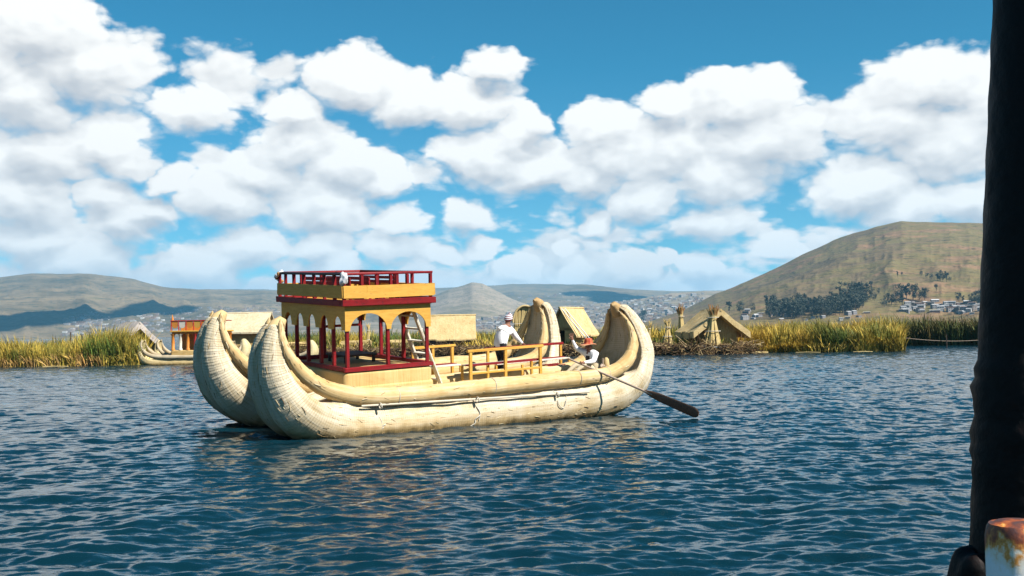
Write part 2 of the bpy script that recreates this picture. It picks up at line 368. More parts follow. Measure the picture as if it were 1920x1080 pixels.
M['stalk'] = reed_mat('reed_stalk', (.46, .31, .11), (.62, .46, .19), (.72, .58, .30), (9, 1), uvc=False, bumpd=.02)
M['browntip'] = reed_mat('brown_tip', (.30, .18, .07), (.44, .28, .12), (.56, .40, .20), (8, 8), uvc=False, bumpd=.03)
M['browntuft'] = reed_mat('brown_tuft', (.22, .11, .04), (.36, .19, .07), (.48, .28, .11), (8, 1.5), uvc=False, bumpd=.03)

# ------------------------------------------------------------------ lake
def wave_field(L, N, wind, lam0, spread, seed, kcut):
    g = np.random.default_rng(seed); k1 = np.fft.fftfreq(N, L/N)*2*np.pi; kx, ky = np.meshgrid(k1, k1, indexing='xy')
    k = np.hypot(kx, ky); k[0, 0] = 1; k0 = 2*np.pi/lam0
    S = np.where(k > k0*.35, k**-3.4*np.exp(-1.2*(k0/k)**2), 0)*np.exp(-(k/kcut)**2)
    c = (kx*wind[0]+ky*wind[1])/k; S = S*(.05+np.abs(c)**spread); S[0, 0] = 0
    h = np.real(np.fft.ifft2(np.sqrt(S)*(g.normal(size=(N, N))+1j*g.normal(size=(N, N)))))
    return h/h.std()
def sample(fld, L, x, y):
    N = fld.shape[0]; u = (x/L % 1)*N; v = (y/L % 1)*N; i, j = u.astype(int) % N, v.astype(int) % N; fu, fv = u-np.floor(u), v-np.floor(v)
    i1, j1 = (i+1) % N, (j+1) % N
    return (fld[j, i]*(1-fu)+fld[j, i1]*fu)*(1-fv)+(fld[j1, i]*(1-fu)+fld[j1, i1]*fu)*fv
W1 = wave_field(26.0, 768, (.22, -.975), .95, 5.0, 3, 30); W2 = wave_field(8.9, 512, (-.20, -.98), .40, 5.0, 5, 50)
W3 = wave_field(61.0, 256, (.8, -.6), 5.5, 3.0, 8, 6)
def lake():
    r = np.concatenate([[.6, 1.5, 3.0, 4.5], 6*np.exp(np.arange(0, math.log(130/6), .0030)), [150, 200, 300, 500, 900, 1600, 3000, 6000, 14000]])
    th = np.concatenate([np.linspace(-math.pi, -.70, 30)[:-1], np.arange(-.70, .70, .0031), np.linspace(.70, math.pi, 30)[:-1]])
    R, T = np.meshgrid(r, th, indexing='ij'); x, y = R*np.sin(T), R*np.cos(T)
    gust = .72+.55*fbm(x*.09+5, y*.05, 3, 2)
    z = sample(W1, 26.0, x, y)*.0112*gust + sample(W2, 8.9, x*.97+y*.24, y*.97-x*.24)*.0066*gust + sample(W3, 61.0, x, y)*.022
    z *= np.clip((R-3)/5, 0, 1)*np.clip((150-R)/70, 0, 1)*(np.abs(T) < .7)
    V = np.stack([x, y, z], -1).reshape(-1, 3); nr, nt = R.shape
    i, j = np.meshgrid(np.arange(nr-1), np.arange(nt), indexing='ij'); j2 = (j+1) % nt
    F = np.stack([i*nt+j, (i+1)*nt+j, (i+1)*nt+j2, i*nt+j2], -1).reshape(-1, 4)[:, ::-1]
    m, t, b = new_mat('lake_water'); p = t.pos()
    b.inputs['Base Color'].default_value = (.0016, .016, .025, 1); b.inputs['Roughness'].default_value = .025; b.inputs['IOR'].default_value = 1.333
    d = t.vmath('LENGTH', p)
    n1 = t.noise(t.mapping(p, scale=(1, 2.2, 1)), 6.0, 4, .55, .3)
    n2 = t.noise(t.mapping(p, scale=(1, 2.4, 1), rot=(0, 0, .1)), 1.3, 4, .6, .2)
    farw = t.rng(d, 30, 90)
    h = t.math('ADD', t.math('MULTIPLY', n1, .006), t.math('MULTIPLY', t.math('MULTIPLY', n2, farw), .16))
    t.l.new(t.bump(h, 1.0, 1.0), b.inputs['Normal'])
    return tag(obj('lake', raw_mesh('lake', V, F, m, True)), 'rippled dark blue lake water around the reed boat', 'lake', kind='structure')
lake()

# ------------------------------------------------------------------ hills
def hill_mat(name, cols, bush, sx, pale=.25):
    cols = [dim(c, .78) for c in cols]; bush = dim(bush, .75)
    m, t, b = new_mat(name); p = t.pos(); v = t.mapping(p, scale=(sx, sx, sx*7))
    n = t.noise(v, 1.0, 7, .62, .4); n2 = t.noise(t.mapping(p, scale=(sx, sx, sx*2)), .35, 4, .5)
    col = t.ramp(t.math('ADD', t.math('MULTIPLY', n, .6), t.math('MULTIPLY', n2, .4)), [(.34, cols[0]), (.44, cols[1]), (.52, cols[2]), (.60, cols[3]), (.70, cols[4])])
    fi = t.noise(t.mapping(p, scale=(sx*5, sx*5, sx*40)), 1.0, 6, .7)
    col = t.mix(t.rng(fi, .54, .63, 0, .9), col, bush)
    col = t.mix(t.rng(t.noise(t.mapping(p, scale=(sx*3, sx*3, sx*26)), 1.0, 5, .7, .5), .66, .74, 0, pale), col, (.46, .39, .30))
    fine = t.noise(p, sx*30, 4, .7); col = t.mix(t.rng(fine, .35, .65, .0, .35), col, cols[0])
    t.l.new(col, b.inputs['Base Color']); b.inputs['Roughness'].default_value = .95; b.inputs['Specular IOR Level'].default_value = .1
    t.l.new(t.bump(t.math('ADD', n, t.math('MULTIPLY', fi, .4)), .8, .02/sx*2.4), b.inputs['Normal']); return m
class Hill:
    def __init__(s, sky, dbase, dridge, power, rough, seed, gully):
        s.px = np.array([p[0] for p in sky], float); s.az = np.array([azel(*p)[0] for p in sky]); s.el = np.array([azel(*p)[1] for p in sky])
        s.db, s.dr, s.pw, s.rough, s.seed, s.gully = dbase, dridge, power, rough, seed, gully
    def pt(s, az, t):
        az, t = np.asarray(az, float), np.asarray(t, float)
        el = np.interp(az, s.az, s.el); el = el + .0006*(fbm(az*60, az*0+s.seed, 4, s.seed)-.5)*2
        db = np.interp(az, s.az, s.db) if np.ndim(s.db) else s.db; dr = np.interp(az, s.az, s.dr) if np.ndim(s.dr) else s.dr
        d = db+(dr-db)*t; zr = EYE+dr*np.tan(el); tt = np.clip(t, 0, 1)
        z = 1.0+(zr-1)*tt**s.pw
        x, y = d*np.sin(az), d*np.cos(az)
        n = fbm(az*dr*s.gully, t*1.3*2, 5, s.seed, True)-.55 + (fbm(x*s.gully*.6, y*s.gully*.6, 5, s.seed+9)-.5)*.8
        z = z + n*s.rough*zr*(tt*(1-tt)*4)**.8
        z = np.where(t > 1, z-(t-1)*zr*1.2, z)
        return np.stack([x, y, z], -1)
    def build(s, name, mat, label, n_az, n_t):
        az = np.linspace(s.az[0], s.az[-1], n_az); t = np.concatenate([np.linspace(0, 1, n_t), [1.08, 1.25, 1.6]])
        T, A = np.meshgrid(t, az, indexing='ij'); V = s.pt(A, T).reshape(-1, 3); nt, na = T.shape
        i, j = np.meshgrid(np.arange(nt-1), np.arange(na-1), indexing='ij')
        F = np.stack([i*na+j, i*na+j+1, (i+1)*na+j+1, (i+1)*na+j], -1).reshape(-1, 4)
        return tag(obj(name, raw_mesh(name, V, F, mat, True)), label, 'hill', kind='structure')
farcols = [(.055, .05, .028), (.14, .105, .055), (.21, .155, .09), (.27, .195, .11), (.16, .135, .06)]
M['farhill'] = hill_mat('far_hill', farcols, (.05, .065, .04), .0035)
M['midhill'] = hill_mat('town_hill', [(.13, .12, .07), (.22, .18, .12), (.29, .23, .17), (.36, .28, .21), (.25, .22, .14)], (.06, .075, .045), .006)
M['nearhill'] = hill_mat('near_hill', [(.085, .068, .032), (.195, .135, .072), (.175, .145, .055), (.29, .165, .095), (.25, .205, .08)], (.050, .044, .020), .008, .70)
left = Hill([(-900, 560), (-500, 525), (-200, 520), (0, 520), (60, 513), (150, 513), (180, 514), (255, 524), (300, 537), (330, 541), (420, 543), (520, 546), (640, 552), (800, 560), (900, 600)], 3600, 6600, 1.12, .22, 11, .003)
left.build('hill_left', M['farhill'], 'long bare grey brown hill with dark cloud shadows across the lake', 520, 90)
mid = Hill([(300, 545), (420, 542), (520, 543), (700, 541), (820, 540), (900, 536), (960, 533), (1040, 532), (1100, 534), (1180, 542), (1260, 546), (1330, 545), (1420, 545), (1700, 560), (2200, 570)], 3900, 9000, 1.25, .10, 23, .0018)
mid.build('hill_plateau', M['farhill'], 'distant flat topped hill behind the lakeside town', 520, 90)
knoll = Hill([(700, 610), (760, 580), (810, 556), (840, 543), (862, 537), (884, 529), (904, 531), (925, 542), (960, 560), (1010, 580), (1080, 600), (1140, 612)], 3500, 5600, 1.1, .10, 31, .003)
knoll.build('hill_knoll', M['midhill'], 'small rocky knoll rising above the far town', 200, 70)
town = Hill([(560, 612), (700, 596), (800, 590), (900, 583), (1000, 574), (1080, 572), (1140, 568), (1200, 560), (1260, 550), (1320, 546), (1400, 548), (1600, 560), (1900, 580)], 2900, 5200, 1.1, .09, 41, .003)
town.build('hill_town', M['midhill'], 'low grey brown slope speckled with town houses', 360, 80)
near = Hill([(1180, 612), (1240, 596), (1290, 577), (1340, 552), (1400, 528), (1450, 505), (1500, 480), (1560, 452), (1600, 437), (1650, 424), (1690, 415), (1730, 416), (1780, 417), (1835, 418), (1920, 424), (2100, 450), (2400, 500), (2900, 600)], 1150, 2700, 1.18, .12, 53, .006)
near.build('hill_right', M['nearhill'], 'big bare olive and red brown hill on the far shore', 760, 240)

# ------------------------------------------------------------------ the reed boat
BU = np.array([.81064, .58416, .04023]); BU /= np.linalg.norm(BU)
BV = np.array([-.56719, .82115, .06337]); BV = BV-(BV@BU)*BU; BV /= np.linalg.norm(BV); BW = np.cross(BU, BV)
BO = on_water(560, 826) + .6*BV
def frame(o=BO, u=BU, v=BV, w=BW):
    return Matrix(((u[0], v[0], w[0], o[0]), (u[1], v[1], w[1], o[1]), (u[2], v[2], w[2], o[2]), (0, 0, 0, 1)))
BM = frame()
def on_boat(u, v, z): return BM @ Matrix.Translation((u, v, z))
HP = np.array([(-.03, 2.38, .17), (-.13, 2.18, .24), (-.21, 1.88, .31), (-.22, 1.5, .38), (-.07, 1.05, .49), (.28, .60, .61), (.85, .27, .66), (1.6, .10, .625), (3, .05, .60), (5, .05, .60), (7, .05, .60),
               (8.2, .08, .60), (9.05, .20, .60), (9.62, .50, .60), (9.92, 1.0, .54), (9.97, 1.45, .45), (9.86, 1.90, .35), (9.70, 2.24, .24), (9.60, 2.40, .17)])
def spline(pts, n):
    P = np.asarray(pts, float); P = np.vstack([2*P[0]-P[1], P, 2*P[-1]-P[-2]]); out = []
    seg = len(P)-3
    tt = np.linspace(0, seg-1e-9, n)
    for t in tt:
        i = int(t); f = t-i; a, b, c, d = P[i:i+4]
        out.append(.5*((2*b)+(-a+c)*f+(2*a-5*b+4*c-d)*f*f+(-a+3*b-3*c+d)*f**3))
    return np.array(out)
def resample(P, n):
    s = np.concatenate([[0], np.cumsum(np.linalg.norm(np.diff(P[:, :2], axis=0), axis=1))]); q = np.linspace(0, s[-1], n)
    return np.stack([np.interp(q, s, P[:, k]) for k in range(P.shape[1])], -1), q
def hull_section(r, d, hollow, n=72):
    """two lashed bundles: outline in (v, n); n < 0 is the outside, hollow flattens the inner side"""
    out = []
    for k in range(n):
        a = 2*math.pi*k/n; cv, cn = math.sin(a), -math.cos(a)       # starts at the keel groove
        # ray from the middle to the union of two circles centred at +-d
        best = 0
        for c in (-d, d):
            bq = c*cv; q = bq*bq-(c*c-r*r)
            if q >= 0: best = max(best, bq+math.sqrt(q))
        v, m = best*cv, best*cn
        if m > 0:
            lim = r*(-.22+.72*(abs(v)/(d+r))**2)-.05*r*math.exp(-(v/(.07*r+1e-6))**2)
            m = m*(1-hollow)+min(m, lim)*hollow
        out.append((v, m))
    return np.array(out)
def make_hull(name, prof, vc, parent, mat, du=0.0, su=1.0, nl=1100, scale=1.0, wind=19.0, ring=.0045):
    C, s = resample(spline(prof, 900), nl); C = C.copy(); C[:, 0] = C[:, 0]*su+du
    T = np.gradient(C[:, :2], axis=0); T /= np.linalg.norm(T, axis=1)[:, None]; Nn = np.stack([-T[:, 1], T[:, 0]], -1)
    L = s[-1]; V = []; UVs = []; K = 72; per = np.linspace(0, 1, K)
    for i in range(nl):
        r = C[i, 2]; e = min(s[i], L-s[i])
        endw = np.clip(1-(e-1.2)/2.2, 0, 1)
        eh = float(np.clip(1-(e-1.0)/1.8, 0, 1)); sec = hull_section(r*(1-.07*eh), (.58+.14*eh)*r, float(np.clip(1-(e-1.6)/1.2, 0, 1)), K)
        wob = 1+(.012*math.sin(s[i]*3.1+vc)+.008*math.sin(s[i]*7.7))
        ph_ = s[i]*wind+.55*math.sin(s[i]*5+vc)+.4*math.sin(s[i]*13.7); am_ = ring*(endw*.9+.1)*min(1, r/.3)
        cap = min(1, math.sqrt(max(0, e/.10))) if e < .10 else 1
        for k in range(K):
            v, m = sec[k]; rr = (ph_+.32*math.sin(k*.35+s[i]*1.3)+.2*math.sin(k*.9+s[i]*3)) % 1; bulge = am_*(.65+.5*math.sin(math.floor(ph_)*2.7+k*.2))*(1-(2*rr-1)**4); q = 1+bulge/max(r, .05)+.012*math.sin(k*1.7+s[i]*.9)*math.sin(k*.61)
            v, m = v*wob*q*cap, m*wob*q*cap
            V.append((C[i, 0]+Nn[i, 0]*m, vc+v, C[i, 1]+Nn[i, 1]*m)); UVs.append((s[i]*scale, per[k]*2*math.pi*.62*scale))
    V = np.array(V); i, j = np.meshgrid(np.arange(nl-1), np.arange(K), indexing='ij'); j2 = (j+1) % K
    F = np.stack([i*K+j, i*K+j2, (i+1)*K+j2, (i+1)*K+j], -1).reshape(-1, 4).tolist()
    F += [tuple(range(K))[::-1], tuple((nl-1)*K+k for k in range(K))]
    return obj(name, raw_mesh(name, V, [tuple(f) for f in F], mat, True, uv=UVs), parent)
def make_log(name, pts, parent, mat, n=420, K=20, ropes=True):
    C = spline(pts, n); s = np.concatenate([[0], np.cumsum(np.linalg.norm(np.diff(C[:, :3], axis=0), axis=1))])
    T = np.gradient(C[:, :3], axis=0); T /= np.linalg.norm(T, axis=1)[:, None]; V = []; U = []
    for i in range(n):
        x = np.array([0, 1., 0]); x = x-(x@T[i])*T[i]; x /= np.linalg.norm(x); y = np.cross(T[i], x)
        e = min(s[i], s[-1]-s[i]); cap = math.sqrt(max(0.02, min(1, e/.12)))
        r = C[i, 3]*(1+.035*math.sin(s[i]*2.3)+.02*math.sin(s[i]*6.1))*cap
        pin = (s[i] % .62); r *= 1-.055*math.exp(-((pin-.31)/.035)**2)
        for k in range(K):
            a = 2*math.pi*k/K; q = r*(1+.02*math.sin(k*2.1+s[i]*.7)); V.append(C[i, :3]+q*(math.cos(a)*x+math.sin(a)*y)); U.append((s[i], a*.2))
    i, j = np.meshgrid(np.arange(n-1), np.arange(K), indexing='ij'); j2 = (j+1) % K
    F = [tuple(f) for f in np.stack([i*K+j, i*K+j2, (i+1)*K+j2, (i+1)*K+j], -1).reshape(-1, 4).tolist()] + [tuple(range(K))[::-1], tuple((n-1)*K+k for k in range(K))]
    return obj(name, raw_mesh(name, V, F, mat, True, uv=U), parent)

boat = tag(empty('reed_boat', BM), 'large twin hulled reed boat with two storey yellow and maroon cabin', 'boat')
VN, VF = .30, 4.05
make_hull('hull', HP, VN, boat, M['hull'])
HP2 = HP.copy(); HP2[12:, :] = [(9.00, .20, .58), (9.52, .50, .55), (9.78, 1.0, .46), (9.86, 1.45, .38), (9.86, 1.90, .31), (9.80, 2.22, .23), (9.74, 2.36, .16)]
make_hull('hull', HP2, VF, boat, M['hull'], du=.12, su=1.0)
def log_pts(vc, side, du=0., su=1., slim=False):
    q = [(-.08, 2.52, .048, .30), (-.11, 2.28, .062, .36), (-.10, 2.02, .08, .47), (.02, 1.67, .115, .58), (.34, 1.27, .155, .66), (.83, .96, .195, .72), (1.6, .76, .205, .75), (2.7, .69, .21, .75), (4, .68, .21, .75),
         (5.5, .68, .21, .75), (7.0, .68, .21, .75), (8.0, .67, .19, .76), (8.7, .74, .19, .78), (9.25, .98, .175, .78), (9.58, 1.36, .14, .67), (9.68, 1.72, .09, .52), (9.62, 2.05, .055, .36), (9.52, 2.24, .03, .24)]
    if slim: q = q[:12]+[(8.7, .74, .19, .75), (9.22, .98, .165, .72), (9.46, 1.36, .13, .60), (9.58, 1.72, .085, .47), (9.62, 2.05, .05, .33), (9.60, 2.22, .03, .22)]
    return [(a*su+du, vc+side*d, z, r) for a, z, r, d in q]
for vc, du, su in ((VN, 0, 1), (VF, .12, 1.0)):
    for sd in (-1, 1): make_log('gunwale', log_pts(vc, sd, du, su, vc == VF), boat, M['log'])
def loose_reeds(hull, n, lmin, lmax, seed, smin=0.0):
    me = hull.data; V = np.empty(len(me.vertices)*3, dtype=np.float32); me.vertices.foreach_get('co', V); V = V.reshape(-1, 3); N = np.empty(len(me.vertices)*3, dtype=np.float32); me.vertex_normals.foreach_get('vector', N); N = N.reshape(-1, 3)
    K = 72 if len(V) % 72 == 0 else 20; g = np.random.default_rng(seed); i = g.integers(K*4, len(V)-K*4, n); T = V[np.minimum(i+K*3, len(V)-1)]-V[i-K*3]; T /= np.maximum(np.linalg.norm(T, axis=1), 1e-6)[:, None]
    S = np.cross(N[i], T); ang = g.normal(0, .22, n)[:, None]; d = T*np.cos(ang)+S*np.sin(ang)+N[i]*g.uniform(-.02, .07, n)[:, None]; L = g.uniform(lmin, lmax, n)[:, None]; w = g.uniform(.004, .009, n)[:, None]
    p = V[i]-N[i]*.002; q = p+d*L; V2 = np.stack([p-S*w, p+N[i]*w*1.6, p+S*w, q-S*w*.5, q+N[i]*w, q+S*w*.5], 1).reshape(-1, 3); o = np.arange(n)[:, None]*6
    F = np.concatenate([o+np.array([0, 1, 4, 3]), o+np.array([1, 2, 5, 4])]); c = np.asarray([(.52, .40, .22), (.30, .19, .08), (.62, .52, .34), (.16, .09, .035), (.44, .30, .13)])[g.integers(0, 5, n)]
    m, t, b = new_mat('loose_reed'); t.l.new(t.attr('Col'), b.inputs['Base Color']); b.inputs['Roughness'].default_value = .8
    o_ = obj('loose_reeds', raw_mesh('loose_reeds', V2, F, m, col=np.repeat(c, 6, 0)), boat); o_['kind'] = 'stuff'
for k_, o_ in enumerate([o for o in boat.children if o.name.startswith(('hull', 'gunwale'))]): loose_reeds(o_, 1500 if o_.name.startswith('hull') else 300, .04, .17, 50+k_)
# end caps: the tied brown tips of the horns
def tip(u, v, z, lean, mat, r=.13):
    p = [(u-lean*.10, v, z-.16), (u, v, z), (u+lean*.10, v, z+.08), (u+lean*.17, v, z+.07)]
    return MB().tube(p, [r*1.25, r*1.12, r*.8, r*.35], 14).build('horn_tip', mat, boat, True)
for vc, du, su in ((VN, 0, 1), (VF, .12, 1.0)):
    tip(-.02*su+du, vc, 2.36, 1, M['log'], .16); tip((9.60 if vc == VN else 9.73)*su+du, vc, 2.33, -1, M['browntip'], .145)
    lash = MB()
    for k in range(3):
        c = np.array([-.09+.01*k, vc, 2.24-.045*k]); ring = [c+np.array([.20*math.cos(a)*.75, .23*math.sin(a), .05*math.cos(a)]) for a in np.linspace(0, 2*math.pi, 22)]
        lash.tube(ring, .013, 6)
    lash.build('tip_lashing', M['rope'], boat, True)
# deck
dk = MB(); dk.box((.75, .35, .38), (9.15, VF-.05, .60), .05); dk.build('deck', M['deck'], boat)
# pole lashed along the near hull and its ropes
MB().tube([(1.46, -.63, .585), (3.0, -.605, .52), (4.6, -.615, .455), (6.2, -.63, .395), (7.85, -.64, .335)], [.024, .027, .028, .027, .024], 10).build('side_pole', M['shaft2'], boat, True)
def hull_rope(u0, du, ph, a0=62, a1=-12, r=.013):
    out = []
    for k in range(16):
        f = k/15; a = math.radians(a0+(a1-a0)*f); out.append((u0+du*f+.03*math.sin(f*9+ph), -.05+VN-.30-(.612+.012*math.sin(f*12))*math.cos(a), .05+.612*math.sin(a)))
    return MB().tube(out, r, 6)
for u0, du, ph, a0, a1 in ((1.90, .02, 0, 64, 2), (2.0, -.10, 2, 8, -2), (4.42, .10, 1, 58, -8), (4.50, -.22, 2, 4, -22), (6.75, .08, 3, 55, 18), (7.15, -.05, 0, 52, 16)):
    hull_rope(u0, du, ph, a0, a1).build('lashing', M['rope'], boat, True)
loop = [(6.83, -.66, .22), (6.86, -.675, .10), (6.96, -.675, .02), (7.04, -.675, .06), (7.10, -.66, .2)]
MB().tube(spline(loop, 24), .011, 6).build('lashing', M['rope'], boat, True)
for u in (1.9, 4.45, 6.8):
    rg = MB(); rg.tube([(u, -.68+.06*math.cos(a), .55-(u-1.9)*.04+.06*math.sin(a)) for a in np.linspace(0, 6.28, 14)], .016, 6); rg.build('lashing', M['rope'], boat, True)
for u in (.55, 2.4, 5.0, 7.6, 8.55):     # thin ties round the gunwale log
    MB().tube([(u+.01*math.sin(a*3), VN-.75+.222*math.cos(a), (.69 if u > 1 else 1.10)+.222*math.sin(a)) for a in np.linspace(0, 6.28, 22)], .008, 5).build('gunwale_tie', M['rope'], boat, True) if u > 1 else None
# stern fittings
MB().tube([(9.05, .05, .62), (9.03, .05, .85), (9.02, .05, 1.02), (9.02, .05, 1.07)], [.085, .085, .07, .03], 12).build('mooring_stub', M['log'], boat, True)
MB().tube([(8.52, -.40, .80), (8.50, -.42, 1.12)], [.022, .018], 8).build('oar_peg', M['shaft'], boat, True)
MB().tube([(8.42, -.42, .90), (8.48, -.40, .94), (8.58, -.38, .92)], [.03, .045, .03], 8).build('oar_rest', M['shaft'], boat, True)

# ---- cabin
CU0, CU1, CV0, CV1 = 1.46, 3.67, .07, 3.48
cab = MB().box((CU0-.02, CV0-.02, 2.70), (CU1+.02, CV1+.02, 2.80)).build('cabin', M['yellow'], boat)
def rounded_box(a, b, r, n=5):
    mb = MB(); (x0, y0, z0), (x1, y1, z1) = a, b; rings = []
    for k in range(n+1):
        th = math.pi/2*k/n; rings.append((r*(1-math.cos(th)), z1-r+r*math.sin(th)))
    prof = [(0, z0)] + rings
    V = []; F = []; m = 6*4
    for ins, z in prof:
        for cx, cy, a0 in ((x1, y1, 0), (x0, y1, 90), (x0, y0, 180), (x1, y0, 270)):
            for k in range(6):
                th = math.radians(a0+18*k); rc = .12; sx, sy = (1 if cx == x1 else -1), (1 if cy == y1 else -1)
                V.append((cx-sx*(rc+0)+(rc-min(ins, rc*.9))*math.cos(th), cy-sy*rc+(rc-min(ins, rc*.9))*math.sin(th), z))
    for i in range(len(prof)-1):
        for k in range(m): F.append((i*m+k, i*m+(k+1) % m, (i+1)*m+(k+1) % m, (i+1)*m+k))
    F.append(tuple((len(prof)-1)*m+k for k in range(m))); F.append(tuple(range(m))[::-1])
    return mb.add(V, F)
rounded_box((CU0-.09, CV0-.05, .50), (CU1+.06, CV1+.05, .93), .06).build('reed_base', M['mat'], cab, True)
rounded_box((CU0-.06, CV0-.02, .90), (CU1+.03, CV1+.02, 1.245), .07).build('reed_base', M['mat'], cab, True)
def rails(z0, z1, out, th, mat, name, bev=.01):
    a0, a1, b0, b1 = CU0-out, CU1+out, CV0-out, CV1+out
    for p, q in (((a0, b0, z0), (a1, b0+th, z1)), ((a0, b1-th, z0), (a1, b1, z1)), ((a0, b0+th+.002, z0+.002), (a0+th, b1-th-.002, z1-.002)), ((a1-th, b0+th+.002, z0+.002), (a1, b1-th-.002, z1-.002))):
        MB().box(p, q, bev).build(name, mat, cab)
rails(1.25, 1.345, .035, .11, M['red'], 'sill_rail')
rails(2.715, 2.855, .10, .13, M['red'], 'roof_band')
def arch_panel(p0, p1, inward, openings, z_top, z_spring, rise, thick, mat, z_low=None):
    """board from p0 to p1 with arches cut in its lower edge; openings as (f0, f1)"""
    p0, p1 = np.array(p0, float), np.array(p1, float); d = p1-p0; poly = [p0+np.array([0, 0, z_top])]
    poly2 = []
    low = [(0.0, z_spring)]
    for f0, f1 in openings:
        low.append((f0, z_spring))
        for k in range(0, 19):
            th = math.pi*k/18; low.append(((f0+f1)/2-(f1-f0)/2*math.cos(th), z_spring+rise*math.sin(th)))
        low.append((f1, z_spring))
    low.append((1.0, z_spring))
    V = []; F = []
    for f, z in low: V.append(p0+d*f+np.array([0, 0, z])); V.append(p0+d*f+np.array([0, 0, z_top]))
    n = len(low); off = np.array(inward, float)*thick
    V += [v+off for v in V]; N = 2*n
    for i in range(n-1):
        a, b, c, e = 2*i, 2*i+1, 2*i+3, 2*i+2
        if low[i] == low[i+1]: continue
        F += [(a, e, c, b), (a+N, b+N, c+N, e+N), (a, a+N, e+N, e), (b, c, c+N, b+N)]
    F += [(0, 1, 1+N, N), (N-2, 2*N-2, 2*N-1, N-1)]
    return MB().add(V, F).build('arch_panel', mat, cab)
oside = [(.055, .475), (.525, .945)]
ofront = [(c_-.060, c_+.060) for c_ in (.105, .305, .50, .695, .895)]
arch_panel((CU0, CV0, 0), (CU1, CV0, 0), (0, 1, 0), oside, 2.71, 2.16, .38, .03, M['yellow'])
arch_panel((CU0, CV1, 0), (CU1, CV1, 0), (0, -1, 0), oside, 2.71, 2.16, .38, .03, M['yellow'])
arch_panel((CU0, CV0+.032, 0), (CU0, CV1-.032, 0), (1, 0, 0), ofront, 2.71, 2.18, .30, .03, M['yellow'])
arch_panel((CU1, CV0+.032, 0), (CU1, CV1-.032, 0), (-1, 0, 0), [(.05, .30), (.37, .63), (.70, .95)], 2.71, 2.16, .36, .03, M['yellow'])
def post(u, v, z0=1.345, z1=2.712, w=.075): MB().box((u-w/2, v-w/2, z0), (u+w/2, v+w/2, z1), .008).build('post', M['red'], cab)
for u in (CU0+.075, (CU0+CU1)/2, CU1-.075):
    post(u, CV0+.072); post(u, CV1-.072)
for f in (.21, .40, .60, .79): post(CU0+.072, CV0+(CV1-CV0)*f)
for f in (.335, .665): post(CU1-.072, CV0+(CV1-CV0)*f)
MB().box((2.62, CV1-.10, 2.02), (CU1-.11, CV1-.06, 2.08), .006).build('cross_rail', M['red'], cab)
# parapet boards, posts and rails of the upper terrace
for p, q in (((CU0-.06, CV0-.075, 2.885), (CU0+.52, CV0-.050, 3.165)), ((CU0+.524, CV0-.072, 2.885), (CU1+.07, CV0-.047, 3.168)), ((CU0-.06, CV1+.05, 2.885), (CU1+.06, CV1+.075, 3.165)),
             ((CU0-.085, CV0-.045, 2.90), (CU0-.060, CV1+.04, 3.17)), ((CU1+.06, CV0-.02, 2.89), (CU1+.085, CV1+.04, 3.16))):
    MB().box(p, q, .004).build('parapet_board', M['yellow'], cab)
MB().box((CU1+.09, CV0-.03, 2.90), (CU1+.115, CV0+.12, 3.17), .004).build('parapet_board', M['yellow'], cab)
def tpost(u, v, mat='red'): MB().box((u-.033, v-.033, 2.80), (u+.033, v+.033, 3.40), .006).build('rail_post', M[mat], cab)
for u in (CU0-.02, CU0+.42, CU0+.80, CU0+1.16, CU0+1.32, CU1-.62, CU1+.0): tpost(u, CV0-.012)
for u in (CU0-.02, CU0+.55, CU0+1.10, CU1-.55, CU1): tpost(u, CV1+.012)
for f in (.13, .28, .44, .60, .76, .90): tpost(CU0-.022, CV0+(CV1-CV0)*f)
for f in (.25, .5, .75): tpost(CU1+.02, CV0+(CV1-CV0)*f)
MB().box((CU0-.06, CV0-.06, 3.40), (CU1+.04, CV0+.03, 3.455), .01).build('top_rail', M['red'], cab)
MB().box((CU0-.06, CV1-.03, 3.40), (CU1+.04, CV1+.06, 3.455), .01).build('top_rail', M['red'], cab)
MB().box((CU0-.06, CV0+.032, 3.40), (CU0+.02, CV1-.032, 3.453), .01).build('top_rail', M['darkrail'], cab)
MB().box((CU1-.04, CV0+.032, 3.40), (CU1+.038, CV1-.032, 3.453), .01).build('top_rail', M['red'], cab)

# ---- things aboard
def bench_roof(u, v0, v1, back, label):
    t = tag(empty('slatted_bench', on_boat(u, (v0+v1)/2, 2.80)), label, 'bench', 'maroon benches on the cabin roof'); h = (v1-v0)/2
    MB().box((-.17, -h, .22), (.17, h, .26), .006).build('seat', M['red'], t)
    for s in (-1, 1):
        for x in (-.14, .14): MB().box((x-.025, s*(h-.06)-.025, .0), (x+.025, s*(h-.06)+.025, .219), .004).build('leg', M['red'], t)
    for s in (-1, 1): MB().box((back*.16-.02, s*(h-.05)-.02, .262), (back*.16+.02, s*(h-.05)+.02, .52), .004).build('back_post', M['red'], t)
    for z in (.36, .46): MB().box((back*.16-.035, -h, z), (back*.16-.021, h, z+.07), .004).build('backrest', M['red'], t)
bench_roof(1.95, .4, 2.9, -1, 'maroon bench on the cabin roof nearest the bow')
bench_roof(2.60, .7, 2.9, -1, 'middle maroon bench on the cabin roof')
bench_roof(3.25, 1.2, 2.9, 1, 'maroon bench on the cabin roof nearest the ladder')
